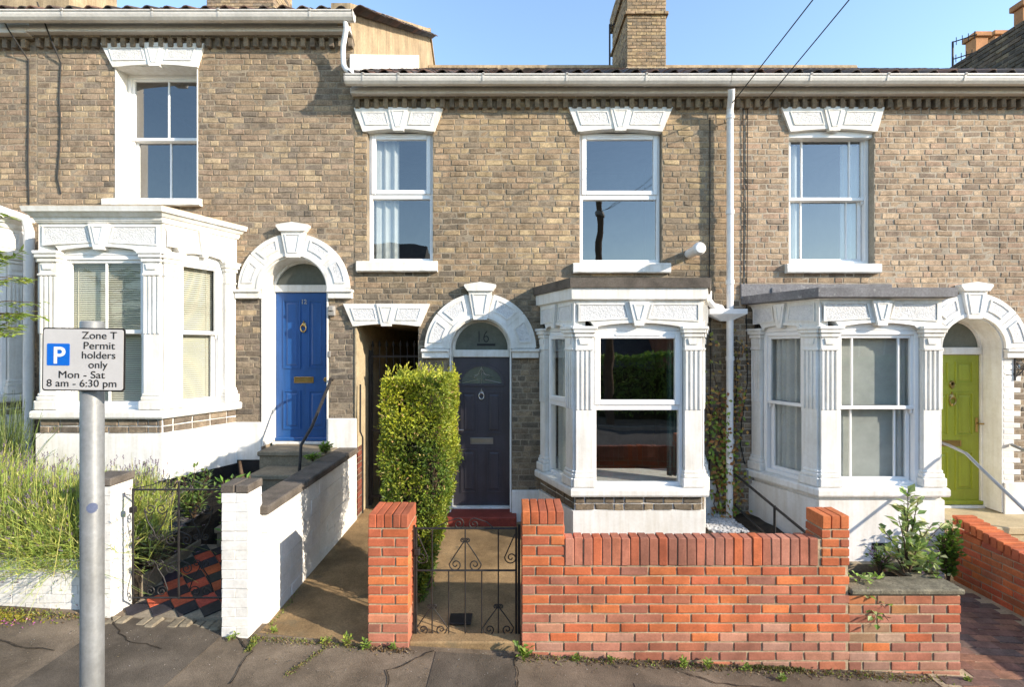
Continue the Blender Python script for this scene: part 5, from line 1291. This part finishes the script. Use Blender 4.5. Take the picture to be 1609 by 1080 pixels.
# ================================================================== PLANTS
def leaf(m, p, d, nrm, L, W, col, fold=.25):
    """one folded leaf: base p, direction d, face normal nrm"""
    d = d.normalized(); s = d.cross(nrm)
    if s.length < 1e-3: s = d.cross(Vector((.3, .5, .8)))
    s.normalize(); n = s.cross(d).normalized()
    a = p; t = p+d*L; mid = p+d*L*.45
    m.add([a, mid+s*W*.5+n*fold*W, t, mid-s*W*.5+n*fold*W], [(0, 1, 2), (0, 2, 3)], None, col)
def rv(q): 
    while True:
        v = Vector((q.uniform(-1, 1), q.uniform(-1, 1), q.uniform(-1, 1)))
        if .05 < v.length < 1: return v.normalized()
def jit(c, q, k=.25): f = q.uniform(1-k, 1+k); return (c[0]*f*q.uniform(.9, 1.1), c[1]*f, c[2]*f*q.uniform(.85, 1.15))
# --- clipped hedge
hd = thing('hedge', (-.88, 4.9, .15), 'tall narrow clipped golden-green hedge beside the charcoal door', 'hedge')
q = random.Random(61); m = MB()
def hedge_half(z):                                                        # extents at height z (tapers to the foot)
    t = min(1, max(0, (z-.15)/1.15)); t = t*t*(3-2*t)
    return (-1.00-.17*t, -.80+.20*t, 4.42-.05*t, 4.85+.62*t)
ZT = 2.20
for i in range(40000):
    f = q.random()
    if f < .12: z = ZT
    else: z = .18+(ZT-.18)*q.random()**.8
    x0, x1, y0, y1 = hedge_half(z)
    if z == ZT or q.random() < .06: x, y = q.uniform(x0, x1), q.uniform(y0, y1); z = ZT; n = Vector((0, 0, 1))
    else:
        per = [(x1-x0)*1.5, (y1-y0), (x1-x0)*.6, (y1-y0)*.8]; r_ = q.random()*sum(per)
        if r_ < per[0]: x, y, n = q.uniform(x0, x1), y0, Vector((0, -1, 0))
        elif r_ < per[0]+per[1]: x, y, n = x1, q.uniform(y0, y1), Vector((1, 0, 0))
        elif r_ < sum(per[:3]): x, y, n = q.uniform(x0, x1), y1, Vector((0, 1, 0))
        else: x, y, n = x0, q.uniform(y0, y1), Vector((-1, 0, 0))
    p = Vector((x, y, z)); bul = noise.noise(p*3.2)*.075+noise.noise(p*9)*.035
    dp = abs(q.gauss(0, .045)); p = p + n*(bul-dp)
    if noise.noise(p*5+Vector((7, 0, 0))) < -.34 and q.random() < .8: continue
    d = (rv(q)+n*.55+Vector((0, 0, .5))).normalized(); nr = (n+rv(q)*.8).normalized()
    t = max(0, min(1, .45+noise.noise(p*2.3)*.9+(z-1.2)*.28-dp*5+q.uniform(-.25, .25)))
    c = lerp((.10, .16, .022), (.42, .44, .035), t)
    if q.random() < .045: c = q.choice(((.42, .27, .10), (.26, .15, .07), (.55, .45, .16)))
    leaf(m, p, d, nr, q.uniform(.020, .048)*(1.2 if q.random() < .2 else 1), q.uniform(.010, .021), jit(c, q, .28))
for i in range(60):                                                       # loose shoots
    x0, x1, y0, y1 = hedge_half(2); p = Vector((q.uniform(x0, x1), q.uniform(y0, y1), ZT+.02)); 
    if i % 3 == 0: p = Vector((x0-.03, q.uniform(y0, y1), q.uniform(.9, 2.1)))
    dd = (Vector((0, 0, 1)) if i % 3 else Vector((-1, -.2, .4)))+rv(q)*.4
    for k in range(6): leaf(m, p+dd*k*.014, dd+rv(q)*.9, rv(q), .04, .016, jit((.44, .44, .05), q))
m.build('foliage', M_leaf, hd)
m = MB()
for i in range(170):
    z0 = q.uniform(.15, .6); x0, x1, y0, y1 = hedge_half(1.6); a = Vector((-.92+q.uniform(-.08, .08), q.uniform(4.5, 4.8), .15)); b = Vector((q.uniform(x0+.08, x1-.08), q.uniform(y0+.08, y1-.1), q.uniform(.6, 2.1)))
    mid = a.lerp(b, .5)+rv(q)*.06; m.tube([a, mid, b], [.012, .008, .004], 5)
m.build('branches', M_bark, hd)
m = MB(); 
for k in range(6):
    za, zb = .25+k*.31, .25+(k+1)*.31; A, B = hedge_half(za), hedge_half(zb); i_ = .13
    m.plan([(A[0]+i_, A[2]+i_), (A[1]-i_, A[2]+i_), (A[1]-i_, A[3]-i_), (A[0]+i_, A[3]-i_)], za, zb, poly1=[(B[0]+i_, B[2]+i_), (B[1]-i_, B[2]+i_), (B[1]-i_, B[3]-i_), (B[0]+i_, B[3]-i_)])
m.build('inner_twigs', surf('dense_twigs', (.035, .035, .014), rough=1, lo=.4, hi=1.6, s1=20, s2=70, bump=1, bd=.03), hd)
# --- lavender and grasses
def tuft(m, c, n, r, Lr, spread, cols, q, w=.006, droop=.35, flower=None, zmin=-9):
    for i in range(n):
        a = q.uniform(0, 6.283); b0 = Vector((c[0]+q.gauss(0, r), c[1]+q.gauss(0, r*.6), c[2]))
        tl = abs(q.gauss(0, spread)); tl = min(tl, 1.5)
        d = Vector((math.cos(a)*math.sin(tl), math.sin(a)*math.sin(tl)*.8, math.cos(tl))); L = q.uniform(*Lr)
        col = jit(q.choice(cols), q, .25); pts = []
        for k in range(4):
            t = k/3; pts.append(b0+d*L*t-Vector((0, 0, droop*L*t*t*math.sin(tl))))
        s = d.cross(Vector((q.uniform(-1, 1), -1, q.uniform(-.3, .3)))).normalized()*w*.5
        for k in range(3):
            s0 = s*(1-.22*k); s1 = s*(1-.22*(k+1)); m.add([pts[k]-s0, pts[k]+s0, pts[k+1]+s1, pts[k+1]-s1], [(0, 1, 2, 3)], None, col)
        for k in range(q.randrange(4, 8)):                               # narrow leaves along the stem
            p = pts[0].lerp(pts[-1], q.uniform(.25, .8)); p = pts[min(2, int(3*q.random()))].lerp(pts[min(3, 1+int(3*q.random()))], q.random())
            leaf(m, p, d+rv(q)*.7, rv(q), q.uniform(.03, .06), .006, jit(col, q, .15))
        if flower and q.random() < flower[1]:
            for k in range(5): leaf(m, pts[-1]+d*.008*k, d+rv(q)*.5, rv(q), .018, .009, jit(flower[0], q))
LAV = [(.43, .50, .10), (.34, .44, .10), (.52, .54, .13), (.24, .34, .08), (.54, .52, .18)]
def lavender(base, n, r, L, spread, label, fl=.25, zoff=0):
    q = random.Random(int(base[0]*77)); t = thing('lavender_bush', base, label, 'bush', 'lavender bushes'); m = MB()
    tuft(m, base, n, r, L, spread, LAV, q, .0065, .32, ((.20, .15, .19), fl)); m.build('foliage', M_leaf, t)
    m = MB()
    for i in range(26): a = Vector(base)+Vector((q.gauss(0, r*.6), q.gauss(0, r*.4), -.06)); m.tube([a, a+Vector((q.uniform(-.1, .1), q.uniform(-.1, .1), .14))], .006, 5)
    m.build('stems', M_bark, t)
lavender((-3.92, 4.42, .62), 3600, .20, (.38, .86), .64, 'large pale green lavender bush spilling over the white planter behind the sign post')
lavender((-4.62, 4.46, .64), 2800, .20, (.40, .90), .60, 'pale green lavender bush at the left edge of the white planter')
lavender((-3.55, 4.72, .60), 650, .08, (.40, .80), .26, 'upright lavender clump beside the gate pier', .5)
lavender((-5.4, 5.0, .75), 1200, .2, (.4, .8), .5, 'tall lavender growing in front of the left bay corner', .1)
q = random.Random(90); t = thing('grass_clump', (-5.85, 5.6, .9), 'tall arching ornamental grass against the neighbouring bay at far left', 'grass'); m = MB()
tuft(m, (-5.75, 5.55, .9), 420, .12, (.6, 1.15), .40, [(.15, .20, .06), (.22, .27, .09), (.10, .15, .05)], q, .010, .5); m.build('foliage', M_leaf, t)
# --- leafy plants built from stems and leaves
def shrub(name, base, stems, leafL, leafW, cols, label, cat='plant', seed=1, droop=.2, whorl=3, sr=.006, group=None, gap=.05, flowers=None):
    """stems: list of (tip offset, number of leaf nodes)"""
    q = random.Random(seed); t = thing(name, base, label, cat, group); fol = MB(); st = MB(); B = Vector(base)
    for tip, n in stems:
        tip = Vector(tip); mid = tip*.5+Vector((tip.x*-.12, tip.y*-.12, tip.length*.10)); pts = [B, B+mid, B+tip]
        st.tube(pts, [sr, sr*.75, sr*.35], 5)
        for k in range(n):
            f = .18+.82*(k+q.random()*.6)/n; f = min(f, 1); p = (pts[0].lerp(pts[1], f*2) if f < .5 else pts[1].lerp(pts[2], f*2-1))
            for j in range(whorl):
                d = rv(q); d.z = abs(d.z)*.5-droop*.5; d = d+tip.normalized()*.35
                off = d.normalized()*gap*q.uniform(.2, 1); st.tube([p, p+off], sr*.25, 3, cap=False)
                leaf(fol, p+off, d, Vector((q.uniform(-.5, .5), q.uniform(-.7, .1), 1)), leafL*q.uniform(.65, 1.15), leafW*q.uniform(.75, 1.1), jit(q.choice(cols), q, .25), .18)
        if flowers and q.random() < flowers[1]:
            for k in range(8): leaf(fol, B+tip, rv(q), rv(q), .016, .012, jit(flowers[0], q), .1)
    fol.build('foliage', M_leaf, t); st.build('stems', M_bark, t); return t
def fan(q, n, r, h0, h1, nodes, lean=(0, 0)):
    return [(((lambda a, rr: (math.cos(a)*rr+lean[0], math.sin(a)*rr*.7+lean[1], q.uniform(h0, h1)))(q.uniform(0, 6.283), r*math.sqrt(q.random()))), nodes) for _ in range(n)]
q = random.Random(17)
GR = [(.17, .27, .05), (.24, .34, .07), (.12, .20, .05), (.32, .40, .10)]
# camellia-like shrub in the planter
cx_, cz_ = PX(1412, 4.3), .50
shrub('planter_shrub', (cx_, 4.20, .50), [((.0, 0, .78), 11), ((-.05, -.02, .66), 8), ((.09, .0, .70), 9), ((-.22, .02, .45), 6), ((.25, .02, .38), 6), ((-.12, -.05, .55), 6), ((.17, -.05, .50), 7), ((.28, 0, .22), 5), ((-.25, -.03, .28), 5), ((.05, -.08, .35), 7), ((.33, .02, .48), 3)],
      .105, .058, [(.32, .42, .12), (.42, .50, .17), (.23, .33, .09), (.52, .55, .26)], 'young glossy-leaved shrub standing in the brick planter at right', 'shrub', 5, .25, 3, .007, gap=.03)
shrub('trailing_plant', (PX(1360, 4.0), 4.06, .52), [((-.06, -.16, -.02), 5), ((.0, -.18, -.16), 6), ((.08, -.17, -.10), 5), ((-.10, -.1, .12), 5), ((.12, -.10, .10), 6), ((.02, -.18, -.24), 5), ((.10, -.18, -.2), 4)], .06, .042, [(.24, .38, .07), (.32, .46, .09), (.40, .48, .16)], 'light green trailing ivy hanging over the slab edge of the brick planter', 'plant', 6, .5, 2)
shrub('bedding_plant', (PX(1450, 4.2), 4.2, .50), fan(q, 16, .22, .08, .24, 5), .055, .030, GR+[(.25, .30, .12)], 'low mixed bedding plants at the foot of the planter shrub', 'plant', 7, .3, 2, flowers=((.40, .25, .36), .25))
shrub('flowering_plant', (PX(1385, 4.3), 4.32, .50), fan(q, 14, .12, .12, .25, 4), .05, .022, GR, 'pale pink flowering plant left of the planter shrub', 'plant', 8, .3, 2, flowers=((.48, .33, .42), .9))
shrub('leafy_bush', (PX(1496, 5.3), 5.35, -.12), fan(q, 26, .11, .35, .72, 8), .06, .040, [(.09, .17, .02), (.14, .24, .03), (.18, .28, .04)], 'bright green bush in the corner between bay and drive', 'bush', 9, .2, 3)
# garden of the blue door house
shrub('green_shrub', (-2.60, 4.62, .34), fan(q, 26, .20, .35, .98, 9), .085, .034, [(.16, .30, .04), (.22, .37, .05), (.12, .22, .04)], 'low bright green shrub seen through the left iron gate', 'shrub', 10, .2, 3)
shrub('green_shrub', (-3.42, 5.25, .62), fan(q, 22, .30, .18, .55, 8), .07, .028, [(.15, .25, .05), (.22, .31, .07), (.11, .16, .06)], 'dark scrubby plant in the bed behind the left iron gate', 'shrub', 11, .2, 3)
shrub('grey_plant', (-3.36, 4.5, .42), fan(q, 26, .15, .10, .45, 9, (.08, -.04)), .06, .014, [(.20, .24, .10), (.26, .27, .14), (.13, .17, .06), (.30, .20, .10)], 'straggly grey-green plant poking through the left iron gate', 'plant', 12, .4, 3)
t = thing('bare_shrub', (-2.70, 5.05, .6), 'bare pruned brown stems rising beside the white gate pier', 'shrub'); m = MB()
B = Vector((-2.66, 5.0, .55))
for tip, r_ in (((-.12, 0, .78), .022), ((-.02, 0, .66), .014), ((.10, .0, .60), .010), ((-.20, .05, .62), .008), ((.16, 0, .50), .007)):
    tip = Vector(tip); m.tube([B, B+tip*.5+Vector((.03, 0, 0)), B+tip*.85, B+tip], [r_*1.2, r_, r_*.8, r_*.6], 7)
m.build('stems', M_bark, t)
# small plants on the side wall coping and steps
shrub('wall_plant', (PX(512, 6.1), 6.1, 1.165), fan(q, 12, .09, .04, .13, 5), .04, .030, [(.16, .28, .03), (.22, .34, .05)], 'small bright green plant on top of the white side wall near the door', 'plant', 13, .2, 3)
shrub('wall_plant', (PX(493, 5.72), 5.70, 1.165), fan(q, 9, .07, .03, .08, 4), .035, .028, [(.18, .30, .03)], 'tiny green plant on the step edge behind the white side wall', 'plant', 14, .2, 3)
# climber beside the downpipe
t = thing('climber', (PX(1130), 6.42, .3), 'thin autumn-tinted climber straggling up the wall beside the white downpipe', 'climber'); fol = MB(); st = MB(); q = random.Random(23)
for k in range(9):
    x = PX(q.uniform(1120, 1152)); z = .3; pts = []
    top = q.uniform(1.3, 2.65) if k > 1 else 2.75
    while z < top: pts.append(Vector((x, H-.04-.02*q.random(), z))); x += q.uniform(-.045, .045)-(.004 if z > 1.6 else 0); z += .13
    if len(pts) < 3: continue
    st.tube(pts, .006, 5)
    for p in pts:
        dens = 7 if p.z < 1.9 else 4
        for j in range(dens):
            c = q.choice([(.22, .33, .05), (.32, .40, .07), (.42, .24, .07), (.34, .16, .06)] if p.z < 1.9 else [(.50, .26, .08), (.44, .30, .08), (.28, .30, .07)])
            leaf(fol, p+Vector((q.gauss(0, .05), -abs(q.gauss(0, .07)), q.uniform(-.07, .07))), rv(q)+Vector((0, -.4, -.3)), Vector((q.uniform(-.5, .5), -1, .3)), q.uniform(.045, .08), q.uniform(.03, .05), jit(c, q), .15)
fol.build('foliage', M_leaf, t); st.build('stems', M_bark, t)
# branch of a tree reaching in at the left edge
t = thing('small_tree', (-5.55, 4.9, .6), 'small light green tree with feathery leaves reaching in at the left edge', 'tree'); fol = MB(); st = MB(); q = random.Random(29)
st.tube([(-5.40, 4.95, .6), (-5.44, 4.95, 1.6), (-5.38, 4.9, 2.6), (-5.45, 4.9, 3.7)], [.035, .03, .022, .008], 8)
for k in range(40):
    z = q.uniform(2.5, 3.7); a = Vector((-5.40, 4.92, z)); dr_ = Vector((q.uniform(-.2, 1), q.uniform(-1, .5), q.uniform(-.1, .45))).normalized(); L = q.uniform(.32, .58)*(1.1 if z < 3.1 else .85); e = a+dr_*L
    st.tube([a, a.lerp(e, .5)+Vector((0, 0, .03)), e], [.007, .005, .002], 4)
    for j in range(16):
        f = .25+.75*j/15; p = a.lerp(e, f)+rv(q)*.02
        for s_ in (-1, 1):
            d = (dr_.cross(Vector((0, 0, 1)))*s_+dr_*.7+rv(q)*.4-Vector((0, 0, .25))); leaf(fol, p, d, Vector((q.uniform(-.4, .4), -.3, 1)), q.uniform(.07, .12), q.uniform(.024, .036), jit(q.choice([(.22, .33, .04), (.32, .42, .06), (.40, .45, .10)]), q), .15)
fol.build('crown', M_leaf, t); st.build('trunk', M_bark, t)
# weeds at the foot of the walls
q = random.Random(37)
WD = [(.13, .22, .03), (.20, .30, .04), (.26, .34, .06)]
def weed(px, Y, s, seed, where, cols=WD):
    x = PX(px, Y); shrub('weed', (x, Y, pave_z(x)+.003), fan(q, max(5, int(60*s)), .6*s, .25*s, .9*s, 4), .30*s+.012, .17*s+.006, cols, where, 'weed', seed, .4, 2, .0025, 'weeds along the wall foot', gap=.015)
weed(822, 3.82, .13, 1, 'largest weed, at the foot of the right gate pier')
weed(1075, 3.84, .075, 2, 'leafy weed rosette below the middle of the orange wall')
weed(1112, 3.84, .07, 3, 'weed rosette just right of another below the orange wall')
weed(905, 3.85, .055, 4, 'small weed near the left end of the orange wall foot')
weed(960, 3.86, .04, 5, 'tiny upright weed at the orange wall foot')
weed(1170, 3.84, .05, 6, 'small weed before the right part of the orange wall')
weed(1228, 3.74, .05, 7, 'weed by the bottom edge below the right end of the orange wall')
weed(576, 3.86, .075, 8, 'weed at the left foot of the freestanding gate pier')
weed(545, 3.88, .085, 9, 'yellow-green weed tuft at the mouth of the passage path', [(.26, .34, .05), (.34, .36, .07)])
weed(512, 3.90, .06, 10, 'low weed on the joint before the passage path', [(.26, .34, .05), (.34, .36, .07)])
weed(430, 4.0, .045, 11, 'weed at the corner of the white side wall', [(.26, .34, .05)])
weed(366, 3.88, .05, 12, 'weed at the foot of the white gate pier with dark cap', [(.22, .30, .05)])
weed(618, 3.86, .045, 13, 'small weed before the freestanding gate pier')
weed(1520, 3.84, .05, 14, 'small weed at the right end of the planter wall')
# moss and litter in the pavement joints: too small to count
q = random.Random(55); m = MB()
def strip(ax, ay, bx, by, n, w, cols, s=(.006, .018), hz=.25):
    for i in range(n):
        t = q.random(); x, y = ax+(bx-ax)*t+q.gauss(0, w), ay+(by-ay)*t+q.gauss(0, w); z = pave_z(x)+.003
        leaf(m, Vector((x, y, z)), Vector((q.uniform(-1, 1), q.uniform(-1, 1), q.uniform(.1, 1.2))), rv(q), q.uniform(*s)*1.6, q.uniform(*s), jit(q.choice(cols), q, .35), .2)
MO = [(.20, .24, .04), (.28, .27, .06), (.14, .18, .04)]; LT = [(.20, .13, .06), (.28, .20, .10), (.13, .08, .04)]
strip(-2.1, 3.93, -1.15, 3.87, 700, .022, MO+LT, (.004, .012)); strip(-1.45, 3.88, -1.62, 3.5, 300, .013, MO+LT, (.004, .011)); strip(-2.05, 3.92, -2.02, 3.75, 160, .014, MO)
strip(.1, 3.86, 3.5, 3.84, 1600, .03, LT+MO[:1]); strip(-1.15, 3.86, -.8, 3.86, 200, .02, LT); strip(-4.6, 4.12, -3.4, 4.06, 600, .03, LT+MO)
strip(-2.02, 4.1, -2.03, 6.3, 700, .012, MO[2:]+MO[:1])
strip(1.9, 3.88, 2.3, 3.87, 500, .012, [(.10, .11, .03), (.16, .15, .04)])
for i in range(900):
    x, y = q.uniform(-4.8, 3.9), 3.45+q.random()**.7*.5; k = q.choice([(.30, .26, .20), (.22, .15, .08), (.40, .36, .30), (.10, .09, .08)])
    leaf(m, Vector((x, y, pave_z(x)+.006)), Vector((q.uniform(-1, 1), q.uniform(-1, 1), .08)), Vector((q.uniform(-.3, .3), q.uniform(-.3, .3), 1)), q.uniform(.005, .016), q.uniform(.004, .012), jit(k, q), .1)
stuff(m.build('moss_and_litter', M_leaf)); o = bpy.data.objects['moss_and_litter']; o['label'] = 'moss and dead leaves in the pavement joints'; o['category'] = 'moss'
m = MB()
for i in range(1100):
    x, y = -4.35+q.gauss(0, .22), 4.02+q.gauss(0, .045); leaf(m, Vector((x, y, pave_z(x)+.003)), Vector((q.uniform(-1, 1), q.uniform(-1, 1), q.uniform(.05, .5))), rv(q), .02, .014, jit(q.choice([(.34, .27, .03), (.28, .26, .03), (.20, .20, .03)]), q), .2)
for i in range(60):
    x, y = -4.15+q.gauss(0, .16), 3.97+q.gauss(0, .03); leaf(m, Vector((x, y, pave_z(x)+.006)), rv(q), rv(q), .018, .014, (.48, .14, .36), .2)
o = stuff(m.build('yellow_moss', M_leaf)); o['label'] = 'yellow moss with pink petals on the pavement at left'; o['category'] = 'moss'
m = MB()
for i in range(1100):
    x, y = PX(q.uniform(1106, 1162), 6.1), 6.1+q.uniform(-.25, .35); s = q.uniform(.008, .016); z = .275+q.uniform(0, .018)
    m.box(x-s, x+s, y-s, y+s, z-s*.6, z+s*.6, Matrix.Identity(4), (.62*q.uniform(.8, 1.1),)*3)
o = stuff(m.build('white_gravel', M_gravel)); o['label'] = 'white gravel around the foot of the downpipe'; o['category'] = 'gravel'
m = MB()
for i in range(1600):
    x, y = q.uniform(-3.35, -2.5), q.uniform(5.0, 6.3); x = -3.4-q.random()*.9; y = q.uniform(4.5, 5.5); s = q.uniform(.012, .026)
    z = .52+(y-4.32)*.14+.01; k = q.uniform(.05, .13); m.box(-s, s, -s*.7, s*.7, -s*.3, s*.3, T((x, y, z)) @ Matrix.Rotation(q.uniform(0, 3), 4, 'Z') @ Matrix.Rotation(q.uniform(-.5, .5), 4, 'X'), (k, k, k*1.05))
o = stuff(m.build('slate_chippings', M_gravel)); o['label'] = 'dark slate chippings in the bed behind the left gate'; o['category'] = 'gravel'
# drain cover on the path
dc = tag(MB().box(PX(706, 4.25), PX(741, 4.25), 4.18, 4.34, .12, .138, b=.004).build('drain_cover', M_iron), 'small black drain cover on the path behind the middle gate', 'cover')
# hedge across the street (mirrored in the big bay pane)
hd2 = thing('boundary_hedge', (2, -6.9, 0), 'long clipped hedge across the street, mirrored in the bay pane', 'hedge'); m = MB(); q = random.Random(66)
for i in range(20000):
    x = q.uniform(-9, 16); f = q.random(); top = 2.0+noise.noise(Vector((x*.6, 0, 0)))*.25
    if f < .3: p = Vector((x, q.uniform(-7.4, -6.5), top)); 
    else: p = Vector((x, -6.5+q.gauss(0, .06), q.uniform(0, top)))
    leaf(m, p+rv(q)*.06, rv(q), rv(q), q.uniform(.10, .18), .09, jit((.19, .31, .05), q, .3))
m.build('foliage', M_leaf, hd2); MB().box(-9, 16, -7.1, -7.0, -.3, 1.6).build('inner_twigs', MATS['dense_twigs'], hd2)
